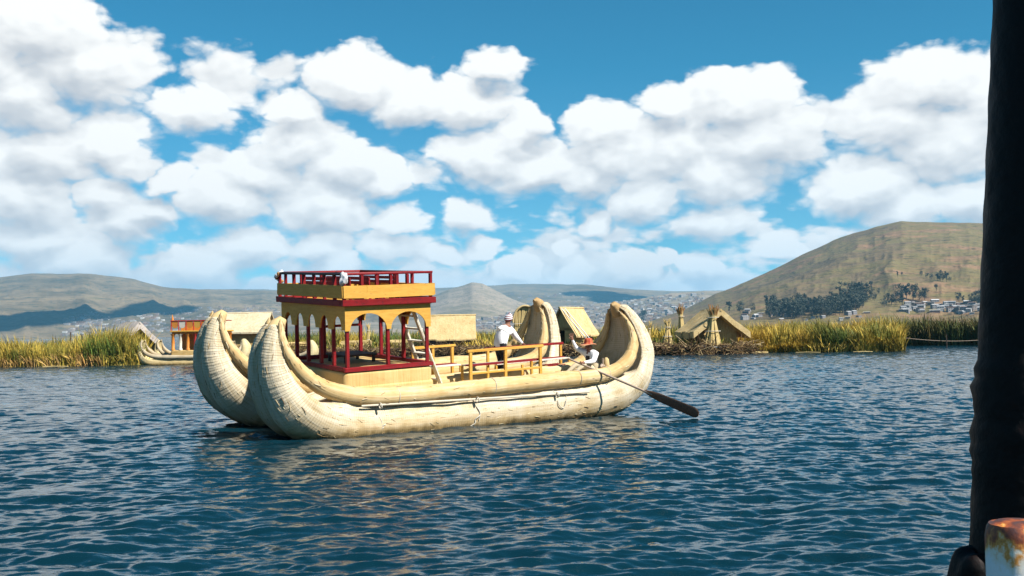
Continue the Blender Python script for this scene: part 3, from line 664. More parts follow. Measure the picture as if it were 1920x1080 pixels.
# white bundle tied on the roof corner
def blob(c, r, seed, amp=.18, n=(20, 14)):
    V = []; F = []
    for i in range(n[1]+1):
        th = math.pi*i/n[1]
        for k in range(n[0]):
            ph = 2*math.pi*k/n[0]; d = np.array([math.sin(th)*math.cos(ph), math.sin(th)*math.sin(ph), math.cos(th)])
            q = 1+amp*(math.sin(3*d[0]+seed)*math.cos(4*d[2]-seed)+.6*math.sin(7*d[1]+2*d[2]+seed*2))
            V.append(np.array(c)+d*np.array(r)*q)
    for i in range(n[1]):
        for k in range(n[0]): F.append((i*n[0]+k, (i+1)*n[0]+k, (i+1)*n[0]+(k+1) % n[0], i*n[0]+(k+1) % n[0]))
    return MB().add(V, F)
b = blob((0, 0, .16), (.085, .095, .15), 1.0, .26).build('cloth_bundle', M['cloth'], None, True); b.matrix_world = on_boat(CU0-.03, CV0-.03, 3.17)
tag(b, 'white cloth bundle tied round the cabin roof corner post', 'bundle')
t = tag(empty('ornament', on_boat(CU0-.04, CV1+.02, 3.17)), 'pale flower and leaf ornament on the bow end of the cabin roof rail', 'ornament')
for k in range(9):
    a = k*.7; blob((.07*math.cos(a), .07*math.sin(a), .05+.03*k), (.05, .05, .045), k, .2, (8, 6)).build('flower', M['cloth' if k % 3 else 'browntuft'], t, True)
# ladder through the rear arches
def ladder():
    t = tag(empty('ladder', on_boat(4.2, 1.0, .60)), 'cream painted wooden ladder leaning up into the cabin roof', 'ladder')
    for v in (-.36, .36): MB().beam((.12, v, .0), (-.70, v, 2.0), .05, .14, (0, 1, 0), .006).build('stringer', M['cream'], t)
    for k in range(6):
        f = (k+.7)/6.4; u, z = .12-.82*f, 2.0*f; MB().box((u-.07, -.333, z-.018), (u+.09, .333, z+.018), .004).build('tread', M['cream'], t)
ladder()
# benches on the open deck
def bench_open(root, length, posts, topmat, postmat, deep, h=.90, seat=.50, balusters=True, low=True, side=1, seatmat='red'):
    for f in posts:
        u = (f-.5)*length; MB().box((u-.035, -.03, .0), (u+.035, .03, h-.052), .005).build('post', M[postmat], root)
    MB().box((-length/2-.04, -.04, h-.05), (length/2+.04, .04, h+.01), .006).build('top_rail', M[topmat], root)
    MB().box((-length/2+.05, side*.05, seat), (length/2-.05, side*deep*.55, seat+.035), .005).build('seat', M[seatmat], root)
    MB().box((-length/2+.05, side*(deep*.57), seat-.01), (length/2-.05, side*deep, seat+.025), .005).build('seat', M['cream'], root)
    for f in (posts[0], posts[-1]):
        u = (f-.5)*length; MB().box((u-.03, side*(deep-.08), .0), (u+.03, side*(deep-.02), seat-.012), .005).build('leg', M[postmat], root)
    if low:
        MB().box((-length/2+.036, -.02, .30), (length/2-.036, .02, .355), .004).build('lower_rail', M[postmat], root)
        for f in (.25, .72):
            u = (f-.5)*length; MB().box((u-.03, -.022, .18), (u+.03, .018, .299), .004).build('baluster', M[postmat], root); MB().box((u-.03, -.022, .356), (u+.03, .018, .44), .004).build('baluster', M[postmat], root)
t = tag(empty('deck_bench', on_boat(6.02, .36, .60)), 'yellow framed bench with maroon seat nearest the log gunwale', 'bench', 'benches on the open deck')
bench_open(t, 2.22, (.02, .49, .98), 'yellow', 'yellow', .42)
t = tag(empty('deck_bench', on_boat(7.55, 1.65, .60)), 'maroon railed bench with a yellow end post behind the near bench', 'bench', 'benches on the open deck')
bench_open(t, 2.5, (.02, .70, .985), 'red', 'yellow', .42, h=.78, seat=.38, side=-1, low=False)
t = tag(empty('deck_bench', on_boat(5.05, 2.25, .60)), 'short yellow railed bench with maroon seat beside the ladder', 'bench', 'benches on the open deck')
bench_open(t, 1.25, (.03, .5, .97), 'yellow', 'yellow', .45, h=.88, seat=.38, side=-1, low=False)
t = tag(empty('stool', on_boat(8.12, 1.15, .60)), 'small maroon stool in front of the waving rower', 'stool')
MB().box((-.28, -.17, .22), (.28, .17, .27), .006).build('seat', M['red'], t)
for x in (-.22, .22):
    for y in (-.12, .12): MB().box((x-.03, y-.03, 0), (x+.03, y+.03, .219), .004).build('leg', M['red'], t)
t = tag(empty('low_table', on_boat(2.75, 2.3, 1.0)), 'dark low table inside the boat cabin', 'table')
MB().box((-.45, -.5, .40), (.45, .5, .45), .01).build('table_top', M['wood_dark'], t)
for x in (-.38, .38):
    for y in (-.42, .42): MB().box((x-.03, y-.03, .20), (x+.03, y+.03, .399), .004).build('leg', M['wood_dark'], t)

# ---- oar: handle near the rower's hand, blade resting on the water
OA, OB = np.array([7.858, .20, 1.115]), np.array([9.303, -3.0, -.10])
def oar():
    d = OB-OA; L = np.linalg.norm(d); d = d/L
    t = tag(empty('oar', on_boat(*OA)), 'long wooden oar with a dark flat blade dipping beside the stern', 'oar')
    MB().tube([(0, 0, 0), d*.8, d*1.8, d*(L*.66)], [.024, .028, .03, .026], 10).build('shaft', M['shaft'], t, True)
    x = np.cross(d, (0, 0, 1.)); x /= np.linalg.norm(x); y = np.cross(x, d); side = x*.25+y*.97; side = side-(side@d)*d; side /= np.linalg.norm(side); nrm = np.cross(d, side)
    V = []; F = []
    st = [(L*.60, .035), (L*.66, .09), (L*.72, .115), (L*.85, .13), (L*.96, .14), (L*.985, .12), (L, .06)]
    for s, w in st:
        for k in range(10):
            a = 2*math.pi*k/10; V.append(d*s+side*w*math.cos(a)+nrm*.02*math.sin(a))
    for i in range(len(st)-1):
        for k in range(10): F.append((i*10+k, i*10+(k+1) % 10, (i+1)*10+(k+1) % 10, (i+1)*10+k))
    F += [tuple(range(10))[::-1], tuple((len(st)-1)*10+k for k in range(10))]
    MB().add(V, F).build('blade', M['oar'], t, True)
    return d, L
OD, OL = oar()

# ---- people
def skin_person(root, J, bones, zones, mats, rootj='pelvis'):
    names = list(J); me = bpy.data.meshes.new('body'); me.from_pydata([J[n][0] for n in names], [(names.index(a), names.index(b)) for a, b in bones]
, []); me.update()
    o = bpy.data.objects.new('body', me); COL.objects.link(o)
    md = o.modifiers.new('skin', 'SKIN'); md.use_smooth_shade = True; o.modifiers.new('sub', 'SUBSURF').levels = 2; o.modifiers['sub'].render_levels = 2
    for i, n in enumerate(names):
        sv = me.skin_vertices[0].data[i]; r = J[n][1]; sv.radius = r if isinstance(r, tuple) else (r, r); sv.use_root = (n == rootj)
    bpy.context.view_layer.update(); dg = bpy.context.evaluated_depsgraph_get(); m2 = bpy.data.meshes.new_from_object(o.evaluated_get(dg))
    bpy.data.objects.remove(o); bpy.data.meshes.remove(me)
    zn = sorted(set(zones.values())); m2.materials.clear()
    for z in zn: m2.materials.append(M[mats[z]])
    A = np.array([J[a][0] for a, b in bones], float); B = np.array([J[b][0] for a, b in bones], float); Z = [zn.index(zones[(a, b)]) for a, b in bones]
    for p in m2.polygons:
        c = np.array(p.center); ab = B-A; tt = np.clip(((c-A)*ab).sum(1)/np.maximum((ab*ab).sum(1), 1e-9), 0, 1); dd = np.linalg.norm(A+ab*tt[:, None]-c, axis=1)
        p.material_index = Z[int(dd.argmin())]; p.use_smooth = True
    m2.name = 'body'; return obj('body', m2, root)
def hand(J, bones, zones, tag_, wrist, direction, palmside, curl=.0, sc=1.0):
    """palm plus five separate fingers growing from the wrist"""
    d = np.array(direction, float); d /= np.linalg.norm(d); s = np.array(palmside, float); s = s-(s@d)*d; s /= np.linalg.norm(s); n = np.cross(d, s); w = np.array(wrist, float)
    pk = tag_+'palm'; J[pk] = (tuple(w+d*.055*sc), (.034*sc, .02*sc)); bones.append((tag_+'wrist', pk)); zones[(tag_+'wrist', pk)] = 'skin'
    for k, (off, ln) in enumerate(((-.033, .062), (-.011, .078), (.011, .074), (.033, .058))):
        a, b = tag_+'f%da' % k, tag_+'f%db' % k; base = w+d*.095*sc+s*off*sc
        J[a] = (tuple(base), .0105*sc); J[b] = (tuple(base+d*ln*sc*math.cos(curl)+s*off*.55*sc*(1 if curl < .3 else .1)+n*ln*sc*math.sin(curl)), .0085*sc)
        bones += [(pk, a), (a, b)]; zones[(pk, a)] = zones[(a, b)] = 'skin'
    a, b = tag_+'ta', tag_+'tb'; J[a] = (tuple(w+d*.045*sc-s*.045*sc), .0125*sc); J[b] = (tuple(w+d*.085*sc-s*.072*sc+n*.03*math.sin(curl)*sc), .0095*sc)
    bones += [(pk, a), (a, b)]; zones[(pk, a)] = zones[(a, b)] = 'skin'
def face(parent, c, fwd, r=.10):
    f = np.array(fwd, float); f /= np.linalg.norm(f); s = np.cross(f, (0, 0, 1.)); s /= np.linalg.norm(s); c = np.array(c, float); z = np.array([0, 0, 1.])
    MB().tube([c+f*r*.80+z*.02, c+f*r*1.12-z*.012, c+f*r*.88-z*.03], [.010, .017, .008], 8).build('nose', M['skin'], parent, True)
    MB().tube([c+f*r*.86-z*.055-s*.026, c+f*r*.93-z*.054, c+f*r*.86-z*.055+s*.026], [.005, .008, .005], 6).build('mouth', M['vest'], parent, True)
    for q in (-1, 1):
        blob(c+f*r*.86+s*q*.036+z*.018, (.013, .013, .009), 0, 0, (8, 6)).build('eye', M['hair'], parent, True)
        blob(c+s*q*r*.92-f*.005, (.018, .018, .030), 0, 0, (8, 6)).build('ear', M['skin'], parent, True)
def person(name_root, label, J, bones, zones, mats, head, fwd):
    t = tag(empty('person', on_boat(*name_root)), label, 'person'); return t
# standing figure, back to the camera, leaning over to the far hull
def standing():
    O = np.array([7.02, 2.0, .60]); t = tag(empty('person', on_boat(*O)), 'person in white shirt and striped knit cap leaning over on the deck', 'person')
    J = {'pelvis': ((-.05, 0, .74), (.19, .16)), 'waist': ((.00, .0, .92), (.205, .17)), 'chest': ((.10, .03, 1.09), (.22, .18)), 'upper': ((.20, .07, 1.22), (.17, .14)), 'neck': ((.275, .09, 1.325), .058),
         'head': ((.325, .10, 1.43), (.086, .092)), 'crown': ((.345, .10, 1.535), (.070, .075)),
         'lsh': ((.03, .05, 1.19), .10), 'lel': ((.02, .20, .98), .078), 'lwrist': ((.20, .36, .87), .042),
         'rsh': ((.385, .06, 1.165), .105), 'rel': ((.555, .06, .97), .080), 'rwrist': ((.76, .09, .80), .043),
         'lhip': ((-.03, -.10, .68), .105), 'lkn': ((.05, -.11, .36), .082), 'lan': ((-.04, -.12, .07), .055), 'lto': ((.12, -.13, .035), .038),
         'rhip': ((-.03, .10, .68), .105), 'rkn': ((.08, .13, .36), .082), 'ran': ((.02, .14, .07), .055), 'rto': ((.18, .15, .035), .038)}
    bones = [('pelvis', 'waist'), ('waist', 'chest'), ('chest', 'upper'), ('upper', 'neck'), ('neck', 'head'), ('head', 'crown'), ('upper', 'lsh'), ('lsh', 'lel'), ('lel', 'lwrist'), ('upper', 'rsh'), ('rsh', 'rel'), ('rel', 'rwrist'),
             ('pelvis', 'lhip'), ('lhip', 'lkn'), ('lkn', 'lan'), ('lan', 'lto'), ('pelvis', 'rhip'), ('rhip', 'rkn'), ('rkn', 'ran'), ('ran', 'rto')]
    z = {b: 'shirt' for b in bones}
    for b in bones[12:]: z[b] = 'legs'
    for b in bones[3:6]: z[b] = 'skin'
    hand(J, bones, z, 'l', J['lwrist'][0], (.7, .5, -.4), (.2, 1, .2), .6); hand(J, bones, z, 'r', J['rwrist'][0], (.8, -.1, -.5), (0, -1, .2), .6)
    skin_person(t, J, bones, z, {'shirt': 'shirt', 'legs': 'trousers', 'skin': 'skin'})
    # knit cap with rows of stripes
    c = np.array([.335, .10, 1.50]); V = []; F = []; mi = []; n = 24; rows = [(-.055, .110), (-.035, .116), (-.01, .115), (.015, .112), (.04, .104), (.062, .092), (.085, .074), (.102, .052), (.115, .024)]
    for zz, r in rows:
        for k in range(n): V.append(c+np.array([r*math.cos(6.2832*k/n)+zz*.22, r*math.sin(6.2832*k/n), zz+.012*math.cos(6.2832*k/n)]))
    for i in range(len(rows)-1):
        for k in range(n): F.append((i*n+k, i*n+(k+1) % n, (i+1)*n+(k+1) % n, (i+1)*n+k)); mi.append(i % 2)
    F.append(tuple((len(rows)-1)*n+k for k in range(n))); mi.append(0)
    obj('knit_cap', raw_mesh('knit_cap', V, F, [CAPR, M['shirt']], True, mi=mi), t)
    MB().tube([c+np.array([.02, 0, .115]), c+np.array([.03, 0, .145])], [.022, .018], 8).build('pompom', CAPR, t, True)
    face(t, (.335, .10, 1.44), (.75, .6, -.2), .09)
CAPR = simple('maroon_wool', (.17, .018, .045), (.24, .03, .06), 30, .9, .3)
standing()
def rower():
    O = np.array([8.75, .28, .65]); t = tag(empty('person', on_boat(*O)), 'seated rower in white shirt and striped orange hat waving one hand', 'person')
    hx = OA+OD*.40                                           # grip on the oar
    g = hx-O
    J = {'pelvis': ((0, 0, .16), (.18, .15)), 'waist': ((-.02, 0, .30), (.185, .15)), 'chest': ((-.05, 0, .44), (.205, .16)), 'upper': ((-.075, 0, .55), (.17, .13)), 'neck': ((-.105, 0, .62), .052),
         'head': ((-.135, 0, .70), (.080, .088)), 'crown': ((-.14, 0, .79), (.070, .075)),
         'nsh': ((-.06, -.185, .55), .092), 'nel': ((-.25, -.33, .36), .074), 'nwrist': (tuple(g+np.array([.10, .0, .035])), .036),
         'fsh': ((-.10, .19, .55), .088), 'fel': ((-.34, .27, .67), .066), 'fwrist': ((-.455, .27, .89), .033),
         'nhip': ((-.04, -.10, .13), .10), 'nkn': ((-.42, -.10, .25), .078), 'nan': ((-.66, -.08, .08), .05), 'nto': ((-.80, -.08, .05), .036),
         'fhip': ((-.04, .10, .13), .10), 'fkn': ((-.43, .16, .26), .078), 'fan': ((-.70, .17, .08), .05), 'fto': ((-.84, .17, .05), .036)}
    bones = [('pelvis', 'waist'), ('waist', 'chest'), ('chest', 'upper'), ('upper', 'neck'), ('neck', 'head'), ('head', 'crown'), ('upper', 'nsh'), ('nsh', 'nel'), ('nel', 'nwrist'), ('upper', 'fsh'), ('fsh', 'fel'), ('fel', 'fwrist'),
             ('pelvis', 'nhip'), ('nhip', 'nkn'), ('nkn', 'nan'), ('nan', 'nto'), ('pelvis', 'fhip'), ('fhip', 'fkn'), ('fkn', 'fan'), ('fan', 'fto')]
    z = {b: 'shirt' for b in bones}
    for b in bones[:3]: z[b] = 'vest'
    for b in bones[12:]: z[b] = 'legs'
    for b in bones[3:6]: z[b] = 'skin'
    hand(J, bones, z, 'n', J['nwrist'][0], g-np.array(J['nwrist'][0])+np.array([-.05, 0, 0]), tuple(OD), .9)
    hand(J, bones, z, 'f', J['fwrist'][0], (-.22, .0, .95), (.85, -.45, .25), .05, 1.15)
    skin_person(t, J, bones, z, {'shirt': 'shirt', 'vest': 'vest', 'legs': 'khaki', 'skin': 'skin'})
    # striped hat
    c = np.array([-.14, 0, .775]); n = 28; rows = [(.0, .215), (.012, .205), (.018, .15), (.03, .118), (.08, .112), (.13, .104), (.155, .092), (.165, .06), (.168, .01)]; V = []; F = []; mi = []
    for q, (zz, r) in enumerate(rows):
        for k in range(n):
            a = 6.2832*k/n; V.append(c+np.array([r*math.cos(a), r*math.sin(a), zz+(-.025*math.cos(2*a) if q < 2 else 0)]))
    for i in range(len(rows)-1):
        for k in range(n): F.append((i*n+k, i*n+(k+1) % n, (i+1)*n+(k+1) % n, (i+1)*n+k)); mi.append(2 if i < 2 else (k//2) % 2)
    obj('hat', raw_mesh('hat', V, F, [HATA, HATB, HATC], True, mi=mi), t)
    face(t, (-.135, 0, .70), (-.8, -.55, -.1), .085)
HATA = simple('hat_orange', (.55, .13, .05), (.62, .18, .07), 20, .85, .2); HATB = simple('hat_red', (.40, .05, .03), (.46, .07, .04), 20, .85, .2); HATC = simple('hat_brim', (.60, .26, .13), (.66, .33, .18), 20, .85, .2)
rower()

# ------------------------------------------------------------------ floating reed island and its edge
def edge_line(px_list): return np.array([on_water(*p)[:2] for p in px_list])
ISL = edge_line([(395, 681), (470, 678), (560, 675), (640, 672), (740, 670), (830, 668.5), (930, 668), (1040, 667.5), (1140, 666.5), (1230, 666), (1300, 665.5), (1360, 664.5), (1416, 663)])
def along(P, n):
    s = np.concatenate([[0], np.cumsum(np.linalg.norm(np.diff(P, axis=0), axis=1))]); q = np.linspace(0, s[-1], n)
    return np.stack([np.interp(q, s, P[:, 0]), np.interp(q, s, P[:, 1])], -1)
def island(name, P, depth, h, mat, label, n=360, taper=.0):
    E = along(P, n); E[:, 1] += (fbm(np.arange(n)*.09, np.zeros(n), 3, 4)-.5)*1.0
    rows = [(-.10, -.35), (-.05, .02), (.02, h*.45), (.10, h*.85), (.35, h), (1.2, h*1.02), (3, h*1.0), (depth, h*.95), (depth+.5, -.4)]
    V = []
    for i, (d, z) in enumerate(rows):
        k = fbm(np.arange(n)*.55+i*9, np.full(n, i*3.3), 3, 6)-.5; k2 = fbm(np.arange(n)*1.9+i*5, np.full(n, i*7.3), 3, 8)-.5
        end = np.clip((np.arange(n)/n-(1-taper))/max(taper, 1e-6), 0, 1) if taper else np.zeros(n)
        V.append(np.stack([E[:, 0], E[:, 1]+d+k*.35*(i > 0), z*(1-.75*end)+(k*.28+k2*.22)*(1 <= i)*h*(1-.6*end)], -1))
    V = np.concatenate(V); m = len(rows); i, j = np.meshgrid(np.arange(m-1), np.arange(n-1), indexing='ij')
    F = np.stack([i*n+j, i*n+j+1, (i+1)*n+j+1, (i+1)*n+j], -1).reshape(-1, 4)
    return E, tag(obj(name, raw_mesh(name, V, F, mat, False)), label, 'island', kind='structure')
M['peat'] = simple('root_peat', (.035, .020, .013), (.10, .058, .035), 2.2, .95, .9, (1, 1, 2), dist=.15, c3=(.26, .17, .085))
ISLE, _ = island('reed_island', ISL, 16, .78, M['peat'], 'dark matted edge of the floating reed island', taper=.12)
# loose straw sticking out of the cut edge and lying on top (nobody could count it)
def sticks(name, E, n, y0, y1, z0, z1, lmin, lmax, wid, cols, label, flat=.3, mat=None):
    i = rng.integers(0, len(E), n); p = np.stack([E[i, 0]+rng.normal(0, .2, n), E[i, 1]+rng.uniform(y0, y1, n), rng.uniform(z0, z1, n)], -1)
    d = np.stack([rng.normal(0, 1, n), rng.normal(-.3, .5, n), rng.normal(0, flat, n)], -1); d /= np.linalg.norm(d, axis=1)[:, None]; L = rng.uniform(lmin, lmax, n)[:, None]
    q = p+d*L; w = wid*rng.uniform(.6, 1.4, n)[:, None]; a = np.cross(d, rng.normal(0, 1, (n, 3))); a /= np.linalg.norm(a, axis=1)[:, None]; b = np.cross(d, a)
    V = np.stack([p+a*w, p-a*w*.5+b*w*.8, p-a*w*.5-b*w*.8, q+a*w, q-a*w*.5+b*w*.8, q-a*w*.5-b*w*.8], 1).reshape(-1, 3); o = np.arange(n)[:, None]*6
    F = np.concatenate([o+np.array([0, 1, 4, 3]), o+np.array([1, 2, 5, 4]), o+np.array([2, 0, 3, 5])])
    c = np.asarray(cols)[rng.integers(0, len(cols), n)]*rng.uniform(.8, 1.15, n)[:, None]
    return tag(obj(name, raw_mesh(name, V, F, mat or M['vcol'], False, col=np.repeat(c, 6, 0))), label, 'straw', kind='stuff')
def vcol_mat(name, rough=.75):
    m, t, b = new_mat(name); t.l.new(t.attr('Col'), b.inputs['Base Color']); b.inputs['Roughness'].default_value = rough; b.inputs['Specular IOR Level'].default_value = .2; return m
M['vcol'] = vcol_mat('straw'); M['reed'] = vcol_mat('reed_blades', .6)
STRAW = [(.26, .18, .08), (.18, .11, .045), (.42, .31, .16), (.10, .055, .028), (.05, .03, .018), (.08, .048, .025), (.13, .08, .04)]
sticks('straw_edge', ISLE, 5200, -.25, .45, -.02, .85, .35, 1.3, .022, STRAW, 'tangled straw and roots along the cut edge of the island', .55)
sticks('straw_ground', ISLE, 1800, .3, 9, .74, .95, .5, 1.6, .025, [(.42, .31, .15), (.32, .22, .10), (.20, .13, .06)], 'loose golden straw strewn over the island ground', .10)

# ------------------------------------------------------------------ reeds
GRN, OLV, GLD, BRN = (.080, .118, .020), (.22, .195, .034), (.46, .32, .052), (.25, .14, .04)
def reeds(name, label, area, n, h0, h1, wid, pal, lean=.22, z0=.0, clump=.55, tall=None, seed=1):
    """area(n) gives (x, y); blades flare out of clumps"""
    g = np.random.default_rng(seed); xy = area(n, g); x, y = xy[:, 0], xy[:, 1]
    nz = fbm(x*.33+seed*7, y*.33, 4, seed); nz2 = fbm(x*.9+seed*3, y*.9, 3, seed+5); nh = fbm(x*.16+seed, y*.2, 3, seed+2)
    nm = fbm(x*1.1+seed*5, y*1.1, 2, seed+12); H = (h0+(h1-h0)*np.clip((nh-.25)*2, 0, 1))*(.74+.5*nm)*np.clip(g.normal(.88, .13, n), .35, 1.15)
    if tall is not None: H = H*tall(x, y)
    cx, cy = np.floor(x/clump)+.5, np.floor(y/clump)+.5
    flare = np.stack([(x/clump-cx), (y/clump-cy)], -1)*1.1
    wind = np.stack([fbm(x*.25, y*.25+3, 3, seed+31)-.5, fbm(x*.25+9, y*.25, 3, seed+37)-.5], -1)
    d = flare*.7+g.normal(0, .62, (n, 2))+wind*2.2; d = d*lean*1.35*H[:, None]
    base = np.stack([x, y, np.full(n, z0)], -1); a = g.uniform(0, 2*math.pi, n); w = wid*g.uniform(.6, 1.5, n)
    side = np.stack([np.cos(a), np.sin(a), np.zeros(n)], -1)*w[:, None]; lv = []
    bend = g.uniform(0, 1, n)**3
    for f, ww in ((0, .8), (.45, 1.0), (.8, .7)):
        c = base+np.stack([d[:, 0]*f**1.7, d[:, 1]*f**1.7, H*(f-.12*bend*f*f)], -1); lv += [c-side*ww, c+side*ww]
    lv.append(base+np.stack([d[:, 0]*(1+.5*bend), d[:, 1]*(1+.5*bend), H*(1-.35*bend)], -1))
    V = np.stack(lv, 1).reshape(-1, 3); o = np.arange(n)[:, None]*7
    F4 = np.concatenate([o+np.array([0, 1, 3, 2]), o+np.array([2, 3, 5, 4])]); F3 = o+np.array([4, 5, 6]); F = F4.tolist()+F3.tolist()
    k = np.clip((nz-.5)*2.6+.5+g.normal(0, .17, n), 0, .999); pal = np.asarray(pal); q = k*(len(pal)-1); i = q.astype(int); f = (q-i)[:, None]
    c = (pal[i]*(1-f)+pal[np.minimum(i+1, len(pal)-1)]*f)*g.uniform(.55, 1.4, n)[:, None]*(.65+.7*nz2)[:, None]
    C = np.repeat(c[:, None, :], 7, 1); C[:, :2] = C[:, :2]*.8+np.array([.10, .06, .02])*.2; C[:, 6] = C[:, 6]*.7+np.array(BRN)*.3
    return tag(obj(name, raw_mesh(name, V, [tuple(t_) for t_ in F], M['reed'], False, col=C.reshape(-1, 3))), label, 'reeds', kind='stuff')
def strip(px_list, depth, front=.25):
    P = edge_line(px_list)
    def f(n, g):
        E = along(P, 400); i = g.integers(0, 400, n); t = g.uniform(0, 1, n)**1.25*depth
        return np.stack([E[i, 0]+g.normal(0, .12, n)+E[i, 0]/E[i, 1]*t, E[i, 1]+front+t], -1)
    return f
def bump_at(px, py, w, amt):
    c = on_water(px, py)[0]; return lambda x, y: 1+amt*np.exp(-((x*88/np.maximum(y, 1)-c*88/on_water(px, py)[1])/w)**2)
LB = [(-260, 693), (-60, 690), (60, 688), (160, 686.5), (270, 685)]
reeds('reed_bed', 'olive and golden reed bank along the water beside the moored boat', strip(LB, 9), 18000, 1.65, 2.25, .022, [GRN, OLV, OLV, GLD, GLD, OLV], seed=3, tall=bump_at(195, 685, 3.2, .42))
reeds('reed_tuft', 'short dry reed stubble along the foot of the reed bank', strip(LB, 1.2, .0), 2600, .5, 1.2, .026, [OLV, GLD, (.40, .25, .09), BRN], seed=4, lean=.5)
RB = [(1372, 661.5), (1450, 660.5), (1540, 660), (1620, 659.5), (1692, 658.5)]
reeds('reed_bed', 'tall golden reed bank at the foot of the big hill', strip(RB, 10), 20000, 1.95, 2.5, .023, [GRN, OLV, OLV, GLD, GLD, (.42, .28, .05)], seed=8, tall=bump_at(1650, 659, 2.6, .12))
reeds('reed_tuft', 'yellow stubble and short reeds at the foot of the golden bank', strip(RB, 1.6, -.1), 3200, .6, 1.6, .028, [GLD, OLV, (.45, .30, .07), GRN], seed=9, lean=.5)
FB = [(1690, 648.5), (1760, 648), (1830, 647.5), (1930, 647), (2150, 646)]
reeds('reed_bed', 'dark green reed bank beyond the rope near the black post', strip(FB, 9), 12000, 2.1, 3.2, .034, [(.028, .05, .014), (.05, .07, .02), (.07, .08, .022), (.10, .075, .025)], seed=12)
ISL_PX = [(500, 677), (560, 675), (640, 672), (740, 670), (830, 668.5), (930, 668), (1040, 667.5), (1140, 666.5), (1230, 666), (1300, 665.5), (1372, 664.5)]
reeds('reed_bed', 'green reeds growing behind the huts of the island', strip(ISL_PX, 7, 8.0), 12000, 1.5, 2.1, .026, [GRN, GRN, OLV, OLV, GLD], seed=15, z0=.6)
reeds('reed_tuft', 'low green reeds growing in front of the island huts', strip(ISL_PX, 5, 1.2), 5200, .55, 1.15, .024, [GRN, GRN, OLV, GLD], seed=17, z0=.72, lean=.35)
# driftwood poles and a float
for a, b_, r, lab in (((1398, 662), (1440, 661), .045, 'grey driftwood pole floating beside the island tip'), ((1492, 661.8), (1538, 661.6), .035, 'pale pole floating along the golden reed bank'), ((1600, 660.6), (1636, 660), .03, 'thin straw coloured pole at the foot of the golden reeds'), ((80, 688.6), (128, 688), .035, 'straw coloured pole along the left reed bank')):
    p, q = on_water(*a), on_water(*b_); me = MB().tube([(0, 0, .03), ((q-p)*.5)+np.array([0, 0, .06]), (q-p)+np.array([0, 0, .03])], r, 8).build('driftwood', M['stalk'], None, True); me.location = p; tag(me, lab, 'pole')
fl = blob((0, 0, .1), (.30, .16, .14), 2, .05).build('float_buoy', M['white'], None, True); fl.location = on_water(1689, 657.5); tag(fl, 'small white float at the end of the golden reeds', 'float')
p, q = at_y(1690, 633, 101), at_y(1860, 636, 104)
rp = MB().tube([p+(q-p)*f-np.array([0, 0, .25*math.sin(math.pi*f)]) for f in np.linspace(0, 1, 12)], .018, 6).build('boundary_rope', M['shaft'], None, True); tag(rp, 'pale rope strung low in front of the dark reeds', 'rope')
for px in (1690, 1775, 1858):
    p = at_y(px, 646, 102); o = MB().tube([(0, 0, -.4), (0, 0, 1.2)], .05, 8).build('rope_stake', M['wood_dark'], None, True); o.location = (p[0], p[1], 0)
    tag(o, {1690: 'dark stake holding the rope beside the golden reeds', 1775: 'dark stake under the middle of the rope', 1858: 'dark stake holding the rope end behind the black post'}[px], 'stake')
p = on_water(94, 686); o = MB().tube([(0, 0, 0), (.03, 0, 2.75)], [.07, .06], 8).build('stake', M['wood_dark'], None, True); o.location = (p[0], p[1]+4, 0); tag(o, 'dark stake standing up out of the left reed bank', 'stake')

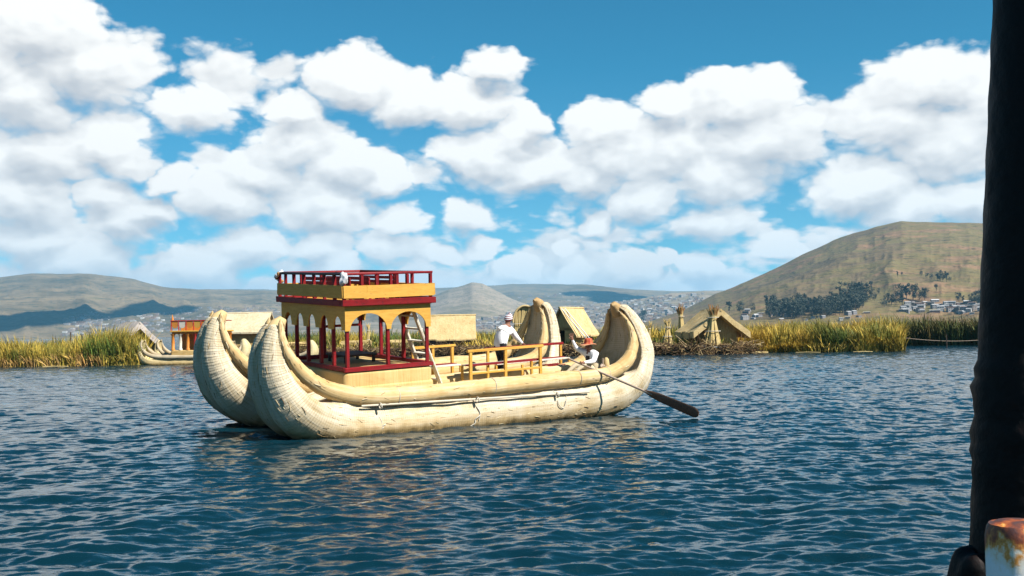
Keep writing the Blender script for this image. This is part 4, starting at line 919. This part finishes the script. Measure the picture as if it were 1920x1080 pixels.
# ------------------------------------------------------------------ huts
EPX = np.array([395, 470, 560, 640, 740, 830, 930, 1040, 1140, 1230, 1300, 1360, 1416.]); EY = ISL[:, 1]
def ground(px, off, gz=.74):
    Y = float(np.interp(px, EPX, EY))+off; r = ray(px, 620); return np.array([r[0]/r[1]*Y, Y, gz])
def hut(px, py, label, rot, w, d, wall, ridge, over=.35, th=.16, roof='thatch', wallm='wallmat', door=None, open_front=False, gz=.74, base=None, strips=5):
    """gable hut: local x across the gable, y along the ridge; the gable at -y is the front"""
    p = ground(px, py, gz) if base is None else np.array(base)
    t = tag(empty('reed_hut', Matrix.Translation(p) @ Matrix.Rotation(rot, 4, 'Z')), label, 'hut'); hw, hd = w/2, d/2
    for s in (-1, 1): MB().box((s*hw-.05, -hd+.06, 0), (s*hw+.05, hd-.06, wall), .01).build('wall', M[wallm], t)
    for s in (-1, 1):
        poly = [(-hw+.0, s*hd, 0), (hw, s*hd, 0), (hw, s*hd, wall), (0, s*hd, ridge-.05), (-hw, s*hd, wall)]
        if s == -1 and door:
            x0, x1, dz = door
            for pl_ in ([(-hw, -hd, 0), (x0, -hd, 0), (x0, -hd, dz), (-hw, -hd, min(dz, wall))], [(x1, -hd, 0), (hw, -hd, 0), (hw, -hd, min(dz, wall)), (x1, -hd, dz)],
                        [(-hw, -hd, min(dz, wall)+.003), (x0, -hd, dz+.003), (x1, -hd, dz+.003), (hw, -hd, min(dz, wall)+.003), (hw, -hd, wall), (0, -hd, ridge-.05), (-hw, -hd, wall)]):
                MB().slab(pl_, .08, (0, 1, 0)).build('gable_wall', M[wallm], t)
            MB().box((x0-.05, -hd-.02, 0), (x0, -hd+.10, dz), .005).build('door_post', M['cream'], t)
        elif not (s == -1 and open_front): MB().slab(poly, .08, (0, -s, 0)).build('gable_wall', M[wallm], t)
    sl = (ridge-wall)/hw; nx = math.hypot(1, sl)
    for s in (-1, 1):
        for k in range(strips):          # roof mats, each a piece of its own, overlapping down the ridge
            y0 = -hd-over+(d+2*over)*k/strips; y1 = -hd-over+(d+2*over)*(k+1)/strips+.04; V = []; F = []; nn = 9; lift = .012*(k % 2)+random.uniform(0, .02); ex = random.uniform(-.08, .08)
            for i in range(nn):
                f = i/(nn-1); xx = f*(hw+over+ex); z = ridge-sl*xx-.07*math.sin(f*3.0)+.02*math.sin(f*11+k)
                for yy in (y0, y1):
                    V += [(s*xx, yy, z+lift), (s*(xx+th*sl/nx*.0), yy, z+th+lift)]
            for i in range(nn-1):
                a = i*4; b = a+4; F += [(a, a+2, b+2, b), (a+1, b+1, b+3, a+3), (a, b, b+1, a+1), (a+2, a+3, b+3, b+2)]
            F += [(0, 1, 3, 2), ((nn-1)*4, (nn-1)*4+2, (nn-1)*4+3, (nn-1)*4+1)]
            MB().add(V, F).build('roof_mat', M[roof], t)
    MB().tube([(0, -hd-over-.05, ridge+th*.8), (0, 0, ridge+th*.75), (0, hd+over+.05, ridge+th*.8)], [.09, .11, .09], 8).build('ridge_roll', M[roof], t, True)
    return t
R_ = math.radians
def local_pole(t, a, b, r, name, mat='cream'): MB().tube([a, b], r, 8).build(name, M[mat], t, True)
h = hut(246, 4.5, 'grey faded tent shaped hut behind the left reed bank', R_(40), 3.3, 3.2, 1.0, 2.55, .45, .60, 'lilac', 'wallmat', gz=.4)
h = hut(458, 5.0, 'thatched hut with long straw roof behind the far bow', R_(86), 3.8, 4.0, 1.95, 3.35, .5, .14, 'thatch_pale', 'wallmat')
cb = MB().slab([(-.36, 0, 0), (.36, 0, .06), (.40, 0, .62), (-.34, 0, .56)], .03, (0, 1, 0)).build('painted_board', M['cloth'], None); cb.location = at_y(481, 650, float(np.interp(481, EPX, EY))+2.4); tag(cb, 'white board with a blue mark on the hut wall between the bows', 'board')
bl = blob((.03, -.02, .30), (.20, .016, .19), 3, .3, (14, 8)).build('blue_mark', M['clothblue'], cb, True)
h = hut(846, 3.0, 'low hut with broad cream mat roof and leaning poles behind the deck', R_(93), 3.2, 4.0, 1.05, 2.95, .30, .12, 'thatch', 'wood_dark')
for x, l in ((-1.3, .15), (.35, .12)): local_pole(h, (1.62, x, -.1), (.75, x+l, 1.95), .05, 'leaning_pole', 'stalk')
h = hut(1072, 3.6, 'steep gabled reed hut with dark doorway behind the rower', R_(-38), 2.7, 2.9, 1.45, 3.35, .40, .14, 'thatch', 'mat', door=(-.5, .25, 1.75))
for y in (-1.62, -1.1): local_pole(h, (-.05, y, 3.52), (2.7, y, .65), .05, 'roof_pole', 'white')
h = hut(1334, 3.4, 'thick roofed reed hut standing behind the straw bundle tower', R_(10), 3.3, 3.0, 1.25, 2.5, .85, .55, 'thatch', 'wallmat')
# reed bundles standing upright
def bundle(px, py, label, h, r0, r1, lean=(0, 0), n=70, gz=.72, tuft='browntuft', name='reed_bundle', waist=.72):
    p = ground(px, py, gz); t = tag(empty(name, Matrix.Translation(p)), label, 'reed bundle'); g = random.Random(int(px))
    st = MB()
    for k in range(n):
        a = g.uniform(0, 6.283); q = math.sqrt(g.random()); hh = h*g.uniform(.80, .90)
        b = (r0*q*math.cos(a), r0*q*math.sin(a), 0); m = (r1*.8*q*math.cos(a)+lean[0]*waist, r1*.8*q*math.sin(a)+lean[1]*waist, hh*waist); e = (r1*q*math.cos(a)+lean[0], r1*q*math.sin(a)+lean[1], hh)
        st.tube([b, m, e], [.055, .045, .03], 5)
    st.build('stalks', M['stalk'], t)
    tf = MB()
    for k in range(n//2):
        a = g.uniform(0, 6.283); q = math.sqrt(g.random()); c = np.array([r1*q*math.cos(a)+lean[0], r1*q*math.sin(a)+lean[1], h*.74]); e = c+np.array([.25*math.cos(a)*q, .2*math.sin(a)*q, h*g.uniform(.12, .27)])
        tf.tube([c, e], [.045, .012], 5)
    tf.build('brown_tips', M[tuft], t)
    for f in (.35, .68): MB().tube([(lean[0]*f+(r0+(r1-r0)*f)*1.06*math.cos(a), lean[1]*f+(r0+(r1-r0)*f)*1.06*math.sin(a), h*f) for a in np.linspace(0, 6.283, 18)], .03, 5).build('tie', M['rope'], t)
bundle(1335, .9, 'tall tapered straw bundle tower in front of the thick roofed hut', 3.45, .80, .30, (.12, 0), 110)
bundle(1279, 6.5, 'dark brown straw bundle tower behind the thick roofed hut', 3.75, .42, .22, (-.12, 0), 60)
bundle(1250, 1.6, 'leaning straw bundle beside the dark roof end', 2.35, .48, .16, (.12, 0), 60, tuft='stalk')
bundle(1216, 2.5, 'thin single straw bundle by the stern of the boat', 2.2, .14, .07, (.12, 0), 18, tuft='stalk')
bundle(690, 3., 'thin straw bundle seen through the cabin arches', 2.6, .15, .08, (.05, 0), 18, tuft='stalk')
# arched reed shelter seen behind the far stern
def shelter():
    p = ground(983, 3.0); t = tag(empty('reed_shelter', Matrix.Translation(p)), 'arched shelter of upright golden reeds behind the standing person', 'shelter'); W, Hh = 2.1, 3.6
    rim = [(W/2*1.06*math.cos(a)+.1, -.1, Hh*.62+Hh*.42*math.sin(a)) for a in np.linspace(0, math.pi, 22)]; MB().tube(rim, [.10]*22, 8).build('arch_rim', M['thatch'], t, True)
    g = random.Random(5)
    for c, (a0, a1) in enumerate(((-.95, -.3), (-.3, .35), (.35, .95))):
        mb = MB()
        for k in range(26):
            x = a0+(a1-a0)*(k+g.random())/26; top = Hh*.62+Hh*.42*math.sqrt(max(0, 1-(x/1.02)**2)); mb.tube([(x*.75-.35, g.uniform(-.05, .10), 0), (x+.08, g.uniform(.0, .12), top)], [.045, .03], 5)
        mb.build('reed_panel', M['stalk'], t)
    for z in (1.1, 2.1): MB().tube([(-1.0, -.14, z), (1.0, -.14, z+.1)], .03, 6).build('cross_tie', M['rope'], t)
shelter()
# heaps of cut reeds on the island
for k, (px, py, w, lab) in enumerate(((668, 2.5, 1.5, 'low heap of cut golden reeds seen through the cabin front'), (560, 2., 1.4, 'heap of cut reeds beside the far bow'), (760, 3., 1.6, 'pile of grey green reeds behind the cabin'))):
    p = ground(px, py); t = tag(empty('reed_heap', Matrix.Translation(p)), lab, 'reed heap'); g = random.Random(k); mb = MB()
    for q in range(90):
        r = g.random(); y = g.uniform(-.6, .6)*(1-r*.6); mb.tube([(-w*g.uniform(.7, 1), y, .05+r*.75), (w*g.uniform(.7, 1), y+g.uniform(-.3, .3), .05+r*.7+g.uniform(-.1, .1))], .04, 5)
    mb.build('cut_reeds', M['stalk'], t)

# ------------------------------------------------------------------ moored boats
def small_boat(px, py, label, ang, length, sc, twin, cabin):
    p = on_water(px, py); t = tag(empty('moored_reed_boat', Matrix.Translation(p) @ Matrix.Rotation(ang, 4, 'Z')), label, 'boat', 'reed boats moored by the island')
    k = sc; pr = HP.copy(); pr[:, 0] = np.where(pr[:, 0] > 5, (pr[:, 0]-9.3)*k+length, pr[:, 0]*k); pr[:, 0] = np.where((HP[:, 0] >= 3) & (HP[:, 0] <= 7), np.interp(HP[:, 0], [1.6, 8.2], [1.6*k, (8.2-9.3)*k+length]), pr[:, 0]); pr[:, 1] = (pr[:, 1]+.05)*k; pr[:, 2] *= k
    for vc in ((0, 2.7) if twin else (0,)):
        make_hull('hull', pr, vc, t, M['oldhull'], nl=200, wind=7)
        for sd in (-1, 1):
            lg = [((a*k if a < 5 else (a-9.3)*k+length), vc+sd*(v-VN)*k if False else vc+sd*abs(v-VN)*k, (z+.05)*k, r*k*1.1) for a, v, z, r in log_pts(VN, 1)]
            lg = [q for q in lg]; lg.sort(key=lambda q: 0) ; make_log('gunwale', lg, t, M['oldlog'], 160, 12)
    if twin: MB().box((1.2, .2, .30), (length-.8, 2.5, .5), .04).build('deck', M['deck'], t)
    if cabin:
        c = MB().box((2.05, .05, 2.02), (5.6, 2.5, 2.14), .02).build('cabin', M['orange'], t)
        rb = rounded_box((2.0, -.05, .45), (5.65, 2.6, .95), .08).build('reed_base', M['mat'], c, True)
        for k2 in range(7):
            for v in (.10, 2.42):
                x = 2.12+k2*.56; mm = ('orange', 'cream', 'orange', 'redlight')[k2 % 4]
                MB().lathe([(.15, 0), (.15, .08), (.105, .14), (.12, .55), (.10, .95), (.17, 1.02), (.19, 1.067)], (x, v, .952), 10).build('column', M[mm], c, True)
        MB().box((1.95, -.10, 2.143), (5.7, 2.6, 2.24), .02).build('cornice', M['yellow'], c)
        MB().box((2.2, 1.25, .952), (5.5, 1.32, 2.018), .01).build('inner_wall', M['orange'], c)
        MB().box((2.2, 1.25, 2.243), (5.5, 1.30, 2.75), .01).build('inner_wall', M['orange'], c)
        for k2 in range(7):
            x = 2.05+k2*.56; MB().box((x-.03, -.06, 2.243), (x+.03, 0, 2.86), .005).build('rail_post', M['redlight'], c)
        MB().box((1.98, -.07, 2.862), (5.6, .01, 2.92), .005).build('top_rail', M['redlight'], c)
        MB().box((1.98, 2.4, 2.862), (5.6, 2.47, 2.92), .005).build('top_rail', M['redlight'], c)
        for k2 in range(6):
            x0, x1 = 2.09+k2*.56, 2.55+k2*.56; low = [((x0+x1)/2+(x1-x0)/2*math.cos(a), -.035, 2.60-.20*math.sin(a)) for a in np.linspace(0, math.pi, 9)]
            MB().slab([(x0, -.035, 2.855), (x1, -.035, 2.855)]+low, .02, (0, 1, 0)).build('awning_cloth', M[('orange', 'cream', 'orange', 'yellow')[k2 % 4]], c)
        MB().tube([(2.1, .1, 2.9), (2.08, .1, 3.3)], [.10, .02], 8).build('finial', M['orange'], c); c.scale = (1.12, 1, 1.2)
    return t
M['oldhull'] = reed_mat('weathered_hull', (.42, .32, .15), (.58, .47, .25), (.70, .60, .38), (1.4, 12), wet_shade=True, winding=8)
M['oldlog'] = reed_mat('weathered_log', (.32, .24, .14), (.46, .37, .24), (.58, .50, .36), (1, 12))
small_boat(271, 684.5, 'weathered twin hulled boat with orange columned cabin moored by the reeds', R_(-9), 8.0, .80, True, True)
small_boat(440, 681, 'small single hulled reed boat half hidden between the bows', R_(-4), 6.0, .72, False, False)

# ------------------------------------------------------------------ trees on the far shore
M['leaf'] = None
def leaf_mat():
    m, t, b = new_mat('eucalyptus_leaf'); c = t.ramp(t.island(), [(0, (.010, .018, .010)), (.5, (.018, .027, .014)), (1, (.034, .042, .020))])
    t.l.new(c, b.inputs['Base Color']); b.inputs['Roughness'].default_value = .7; return m
M['leaf'] = leaf_mat(); M['bark'] = simple('bark', (.10, .075, .055), (.17, .13, .10), 2, .9, .4, dist=.1)
def tree_proto(seed, h, spread):
    g = np.random.default_rng(seed); tr = MB(); tr.tube([(0, 0, -2), (g.normal(0, .2), g.normal(0, .2), h*.45), (g.normal(0, .5), g.normal(0, .5), h*.85)], [h*.022, h*.016, h*.006], 7)
    tips = []
    for k in range(9):
        z0 = h*g.uniform(.12, .68); a = g.uniform(0, 6.28); L = spread*g.uniform(.4, .9); e = np.array([math.cos(a)*L, math.sin(a)*L, z0+h*g.uniform(.08, .25)]); tr.tube([(0, 0, z0), e*[.5, .5, 1]-[0, 0, h*.03], e], [h*.008, h*.006, h*.003], 5); tips.append(e)
    tips += [np.array([g.normal(0, spread*.25), g.normal(0, spread*.25), h*f]) for f in (.3, .45, .6, .75, .86)]
    V = []; F = []
    for c in tips:
        R = spread*g.uniform(.28, .5)
        for q in range(46):
            d = g.normal(0, 1, 3); d /= np.linalg.norm(d); p = c+d*R*g.uniform(.45, 1.05)*np.array([1, 1, 1.15]); s = g.uniform(.45, 1.0)*h*.045
            u = g.normal(0, 1, 3); u /= np.linalg.norm(u); w = np.cross(u, d); n0 = len(V); V += [p-u*s, p+w*s*.8, p+u*s, p-w*s*.8]; F.append((n0, n0+1, n0+2, n0+3))
    return raw_mesh('trunk', tr.v, tr.f, M['bark']), raw_mesh('crown', V, F, M['leaf'])
PROTO = [tree_proto(100+k, 20, s) for k, s in enumerate((5.5, 6.5, 4.5, 7.5, 3.6))]
def hill_hit(hill, px, py):
    """world point where the ray through a picture point meets the hill"""
    r = ray(px, py); az = math.atan2(r[0], r[1]); el = r[2]/math.hypot(r[0], r[1]); T = np.linspace(0, 1, 500); P_ = hill.pt(np.full(500, az), T); e = (P_[:, 2]-EYE)/np.hypot(P_[:, 0], P_[:, 1])
    i = int(np.argmax(e >= el)) if (e >= el).any() else 499
    return P_[i]
def tree(px, py, hpx, label, group=None, k=None, hill=None, name='eucalyptus_tree'):
    p = hill_hit(hill or near, px, py); d = math.hypot(p[0], p[1]); hh = hpx/FPX*d; k = random.randrange(5) if k is None else k; s = hh/20
    t = tag(empty(name, Matrix.Translation(p) @ Matrix.Rotation(random.uniform(0, 6.28), 4, 'Z') @ Matrix.Diagonal((s*random.uniform(.9, 1.3), s*random.uniform(.9, 1.3), s, 1))), label, 'tree', group)
    for n_, me in zip(('trunk', 'crown'), PROTO[k]): obj(n_, me, t)
grove = []
g = random.Random(3)
def scatter_trees(poly, n, h0, h1):
    for _ in range(n):
        f = g.random()*(len(poly)-1); i = int(f); a, b = poly[i], poly[i+1]; q = f-i; x = a[0]+(b[0]-a[0])*q; y0 = a[1]+(b[1]-a[1])*q; y1 = a[2]+(b[2]-a[2])*q
        tree(x+g.uniform(-4, 4), y0+(y1-y0)*g.random()**.8, g.uniform(h0, h1), 'dark eucalyptus of the dense grove under the big hill', 'grove under the big hill')
# x, upper and lower foot line of the grove in the picture
scatter_trees([(1440, 585, 598), (1480, 578, 598), (1520, 577, 598), (1560, 576, 597), (1590, 568, 590), (1625, 564, 577)], 130, 18, 32)
for (x, y, hh) in ((1368, 588, 24), (1388, 588, 24), (1412, 585, 17), (1438, 580, 28), (1452, 580, 28)): tree(x, y, hh, {1368: 'first dark tree of the loose row, just right of the hut roof', 1388: 'second dark tree of the loose row past the hut roof', 1412: 'shortest tree of the loose row, in its middle', 1438: 'fourth dark tree of the loose row, above white houses', 1452: 'last dark tree of the loose row, touching the dense grove'}[x], 'loose row of trees')
for (x, y, hh) in ((1590, 568, 40), (1612, 566, 38), (1626, 566, 36), (1575, 572, 36)): tree(x, y, hh, {1590: 'tallest dark eucalyptus standing over the grove', 1612: 'second tall eucalyptus at the upper end of the grove', 1626: 'rightmost tall eucalyptus ending the grove', 1575: 'leftmost of the tall eucalyptus trees over the grove'}[x], 'tall trees of the grove')
for (x, y, hh) in ((1690, 562, 30), (1700, 563, 32), (1712, 564, 30), (1724, 564, 27), (1734, 563, 22), (1680, 572, 24), (1692, 574, 26)): tree(x, y, hh, 'dark tree of the clump above the white houses', 'clump above the white houses')
for (x, y, hh) in ((1664, 566, 16), (1672, 572, 20), (1658, 576, 18), (1640, 565, 13)): tree(x, y, hh, 'small tree between the grove and the clump', 'small trees between the clumps')
for (x, y, hh, lab) in ((1634, 542, 15, 'dark bushy tree above the grove'), (1647, 552, 12, 'pair of small trees right above the grove'), (1683, 520, 12, 'lone small tree high on the big hill'), (1691, 518, 8, 'tiniest tree beside the lone one on the big hill'), (1756, 546, 13, 'single round tree above the white houses'), (1781, 527, 8, 'low bush right of the dark hedge on the hill')): tree(x, y, hh, lab)
for (x, y, hh) in ((1728, 517, 9), (1738, 521, 9), (1746, 523, 9)): tree(x, y, hh, 'low dark tree of the short slanting hedge on the hill', 'slanting hedge on the hill', 1)
for (x, y, hh) in ((1758, 527, 14), (1768, 528, 22), (1775, 529, 18), (1763, 528, 16)): tree(x, y, hh, 'dark tree of the round thicket on the hill', 'round thicket on the hill')
for (x, y, hh) in ((1798, 567, 18), (1806, 569, 15), (1822, 570, 20), (1830, 572, 26), (1838, 572, 30)): tree(x, y, hh, 'dark tree among the white houses by the black post', 'trees by the black post')
for (x, y, hh, lab) in ((1206, 606, 26, 'dark round tree on the shore left of the straw bundles'), (1297, 594, 20, 'dark tree between the brown bundle and the hut roof'), (1198, 604, 18, 'small dark tree touching the stern of the boat')): tree(x, y, hh, lab, hill=town)

# ------------------------------------------------------------------ houses
HC = [(.36, .34, .33), (.30, .24, .20), (.26, .17, .13), (.50, .49, .47), (.21, .18, .165), (.33, .26, .215), (.25, .24, .245)]
HM = [simple('house_wall_%d' % k, tuple(x*.92 for x in c), c, .4, .9, 0) for k, c in enumerate(HC)]
RMt = [simple('house_roof_%d' % k, tuple(x*.9 for x in c), c, .3, .7, 0) for k, c in enumerate([(.34, .34, .35), (.60, .60, .60), (.22, .13, .10), (.26, .235, .215)])]
WINM = simple('house_window', (.03, .035, .045), (.05, .055, .065), .5, .3, 0)
def house_mesh(k):
    q = random.Random(k); w, d, h = q.uniform(8, 15), q.uniform(7, 11), q.choice((3.2, 3.6, 6.2, 6.6)); mb = MB(); mb.box((-w/2, -d/2, -4), (w/2, d/2, h)); n0 = len(mb.f)
    o = .5; rz = h+q.uniform(.6, 2.0)
    mb.add([(-w/2-o, -d/2-o, h+.02), (w/2+o, -d/2-o, h+.02), (w/2+o, d/2+o, h+.02), (-w/2-o, d/2+o, h+.02), (-w/2-o, 0, rz), (w/2+o, 0, rz)], [(0, 1, 5, 4), (2, 3, 4, 5), (1, 2, 5), (3, 0, 4), (0, 3, 2, 1)]); n1 = len(mb.f)
    for z in ([1.0] if h < 5 else [1.0, 4.1]):
        for i in range(3):
            x = (-.33+.33*i)*w; mb.add([(x-.6, -d/2-.05, z), (x+.6, -d/2-.05, z), (x+.6, -d/2-.05, z+1.4), (x-.6, -d/2-.05, z+1.4)], [(0, 1, 2, 3)])
    return raw_mesh('town_house', mb.v, mb.f, [q.choice(HM), q.choice(RMt), WINM], mi=[0]*n0+[1]*(n1-n0)+[2]*(len(mb.f)-n1))
HOUSES = [house_mesh(k) for k in range(14)]
def house(p, label, group, s=1.0):
    o = obj('town_house', random.choice(HOUSES)); o.matrix_world = Matrix.Translation(p) @ Matrix.Rotation(random.uniform(-.7, .7), 4, 'Z') @ Matrix.Scale(s, 4); tag(o, label, 'house', group)
hp = []
def scat(n, poly, hill, label, group, s):
    for _ in range(n):
        f = random.random()*(len(poly)-1); i = int(f); a, b = poly[i], poly[i+1]; q = f-i; x = a[0]+(b[0]-a[0])*q; y0 = a[1]+(b[1]-a[1])*q; y1 = a[2]+(b[2]-a[2])*q
        house(hill_hit(hill, x, y0+(y1-y0)*random.random()), label, group, s*random.uniform(.8, 1.25))
scat(64, [(1690, 572, 588), (1740, 566, 586), (1790, 566, 588), (1840, 570, 590)], near, 'small pale house of the village below the big hill', 'village below the big hill', .62)
scat(16, [(1385, 588, 600), (1440, 582, 600), (1480, 590, 602)], near, 'small pale house in front of the dark grove', 'houses in front of the grove', .6)
scat(10, [(1500, 598, 604), (1640, 586, 600)], near, 'low pale hut along the shore under the grove', 'huts along the shore', .5)
scat(190, [(860, 600, 616), (960, 588, 614), (1060, 582, 612), (1160, 572, 610), (1240, 560, 606), (1310, 550, 596)], town, 'tiny pale house of the hillside town across the lake', 'hillside town across the lake', 1.25)
def house_mass(name, label, n, poly, hill, s0, s1, seed):
    q = np.random.default_rng(seed); V = []; F = []; C = []
    for _ in range(n):
        f = q.random()*(len(poly)-1); i = int(f); a, b = poly[i], poly[i+1]; z = f-i; x = a[0]+(b[0]-a[0])*z; y0 = a[1]+(b[1]-a[1])*z; y1 = a[2]+(b[2]-a[2])*z
        p = hill_hit(hill, x, y0+(y1-y0)*q.random()); w, d, h = q.uniform(4, 8)*q.uniform(s0, s1), q.uniform(4, 7)*s1, q.uniform(4, 8)*s0
        m = MB().box((p[0]-w, p[1]-d, p[2]-5), (p[0]+w, p[1]+d, p[2]+h)); o = len(V); V += m.v; F += [tuple(k+o for k in ff) for ff in m.f]; C += [np.array(HC[q.integers(0, len(HC))])*q.uniform(.6, .85)]*8
    return tag(obj(name, raw_mesh(name, V, F, M['vcol'], col=C)), label, 'houses', kind='stuff')
house_mass('far_town', 'mass of tiny far houses covering the hillside town', 1500, [(820, 606, 618), (900, 592, 617), (1000, 580, 616), (1080, 574, 614), (1160, 566, 612), (1240, 556, 608), (1320, 549, 600)], town, .8, 1.2, 1)
house_mass('far_town', 'scattered far houses at the foot of the long left hill', 420, [(120, 600, 632), (170, 585, 630), (230, 600, 626), (320, 580, 622), (420, 575, 618), (520, 572, 615)], left, .8, 1.5, 2)
house_mass('far_town', 'sparse far houses on the plateau slope', 260, [(500, 560, 600), (700, 560, 600), (900, 552, 590), (1060, 548, 575), (1300, 552, 570)], mid, 1.0, 2.0, 3)

# ------------------------------------------------------------------ clouds overhead whose shadows lie on the far hills
def cloud(px, py, hill, rx, ry, rz, alt, seed, label):
    p = hill_hit(hill, px, py); c = p+SDIR*((alt-p[2])/SDIR[2]); V = []; F = []; q = np.random.default_rng(seed)
    for k in range(16):
        o = q.normal(0, .36, 3)*np.array([rx, ry, rz]) if k else np.zeros(3); R = np.array([rx, ry, rz])*q.uniform(.35, .62); b_ = blob(o, R, k, .10, (22, 14)); n0 = len(V); V += b_.v; F += [tuple(i+n0 for i in f) for f in b_.f]
    ob = obj('cloud', raw_mesh('cloud', V, F, M['cloudm'], True)); ob.location = c; tag(ob, label, 'cloud', kind='stuff')
M['cloudm'] = simple('cloud_white', (.80, .80, .80), (.86, .86, .86), .01, 1.0, 0, spec=0)
cloud(30, 603, left, 190, 620, 130, 3600, 1, 'cumulus cloud high over the left end of the long hill')
cloud(265, 584, left, 130, 380, 110, 3600, 2, 'cumulus cloud high over the middle of the long hill')
cloud(1135, 556, mid, 200, 700, 150, 4200, 3, 'cumulus cloud high over the flat topped hill')

# ------------------------------------------------------------------ the viewer's own boat: black post and rusty tube
M['post'] = simple('black_post', (.0015, .0013, .0013), (.0035, .0024, .0022), 9, .6, .6, dist=.006, spec=.18, c3=(.010, .0028, .002))  # dark paint taken down to near black, standing in for the boat roof's shade
def rust_mat():
    m, t, b = new_mat('rusty_white'); o = t.coord('Object'); z = t.xyz(o)[2]; n = t.noise(o, 38, 6, .65); n2 = t.noise(t.mapping(o, scale=(1, 1, .25)), 60, 5, .6)
    k = t.math('ADD', t.math('MULTIPLY', t.math('SUBTRACT', n, .5), .10), t.math('ADD', z, t.math('MULTIPLY', t.math('SUBTRACT', n2, .5), .05)))
    c = t.ramp(t.rng(k, -.040, .010), [(0, (.74, .75, .75)), (.28, (.70, .64, .52)), (.45, (.62, .27, .05)), (.62, (.28, .065, .018)), (.85, (.10, .03, .02)), (1, (.06, .03, .03))])
    t.l.new(c, b.inputs['Base Color']); b.inputs['Roughness'].default_value = .6; t.l.new(t.bump(n, .5, .003), b.inputs['Normal']); return m
def foreground():
    top, bot = CAM+ray(1972, -160)*1.15, CAM+ray(1916, 1180)*1.12; ax = (bot-top)
    t = tag(empty('black_post', Matrix.Translation((bot[0], bot[1], bot[2]))), 'black iron post with rough weld lumps at the edge of the view', 'post')
    up = top-bot; FS = np.concatenate([np.linspace(-2.7, -.2, 12), np.linspace(-.15, 1.0, 90)]); n = len(FS); V = []; F = []; K = 28; d = up/np.linalg.norm(up); x = np.cross(d, (0, 1., 0)); x /= np.linalg.norm(x); y = np.cross(d, x)
    L = np.linalg.norm(up)
    for i in range(n):
        f = FS[i]; c = up*f; r = .0545
        for k in range(K):
            a = 2*math.pi*k/K; lump = 0
            for fz, am, wd, ph in ((.352, .0030, .007, 1.2), (.325, .0035, .012, 2.6), (.300, .0025, .007, .5), (.265, .0030, .016, 3.9), (.235, .0025, .008, 2.0), (.215, .002, .006, .3)): lump += 1.5*am*math.exp(-((f-fz)/wd)**2)*(.8+.4*math.sin(3*a+ph))
            V.append(c+(r+lump+.0006*math.sin(k*3+i))*(math.cos(a)*x+math.sin(a)*y))
    for i in range(n-1):
        for k in range(K): F.append((i*K+k, i*K+(k+1) % K, (i+1)*K+(k+1) % K, (i+1)*K+k))
    F += [tuple(range(K))[::-1], tuple((n-1)*K+k for k in range(K))]
    obj('pipe', raw_mesh('pipe', V, F, M['post'], True), t)
    q = CAM+ray(1826, 1092)*1.12-bot; mb = blob(q, (.024, .03, .036), 2.2, .14); mb.build('bracket', M['post'], t, True)
    c = CAM+ray(1912, 985)*.98; tb = tag(empty('rusty_tube', Matrix.Translation(c)), 'white painted tube with a rusted open end in front of the black post', 'tube')
    prof = [(.0295, -1.9), (.0297, -.6), (.030, -.05), (.0300, -.010), (.0285, -.002), (.0265, .0015), (.024, .001), (.020, .0035), (.011, .0045), (.0, .0040)]
    MB().lathe(prof, (0, 0, 0), 40, .012).build('tube_wall', rust_mat(), tb, True)
foreground()

# ------------------------------------------------------------------ labels: small groups of look-alikes are told apart by their order
ORD = 'first second third fourth fifth sixth seventh eighth ninth tenth eleventh twelfth thirteenth fourteenth fifteenth sixteenth'.split()
bpy.context.view_layer.update(); same = {}
for o in COL.objects:
    if o.parent is None and o.get('group') and o.get('label'): same.setdefault((o['group'], o['label']), []).append(o)
for (grp, lab), os_ in same.items():
    if 1 < len(os_) <= 16:
        os_.sort(key=lambda o: math.atan2(o.matrix_world.translation.x, o.matrix_world.translation.y))
        for k_, o in enumerate(os_): o['label'] = '%s from the left, %s' % (ORD[k_], lab)

# ------------------------------------------------------------------ haze
hz = MB().box((-15000, -15000, -6), (15000, 15000, 640)).build('haze', None); hz.data.materials.clear()
hm = bpy.data.materials.new('haze_air'); hm.use_nodes = True; hn = hm.node_tree; hn.nodes.clear(); ho = hn.nodes.new('ShaderNodeOutputMaterial'); pv = hn.nodes.new('ShaderNodeVolumePrincipled')
pv.inputs['Color'].default_value = (.24, .66, 1.0, 1); pv.inputs['Density'].default_value = 6.2e-5; pv.inputs['Anisotropy'].default_value = 0.0
hn.links.new(pv.outputs[0], ho.inputs['Volume']); hz.data.materials.append(hm); tag(hz, 'thin blue air haze over the lake and hills', 'haze', kind='stuff')
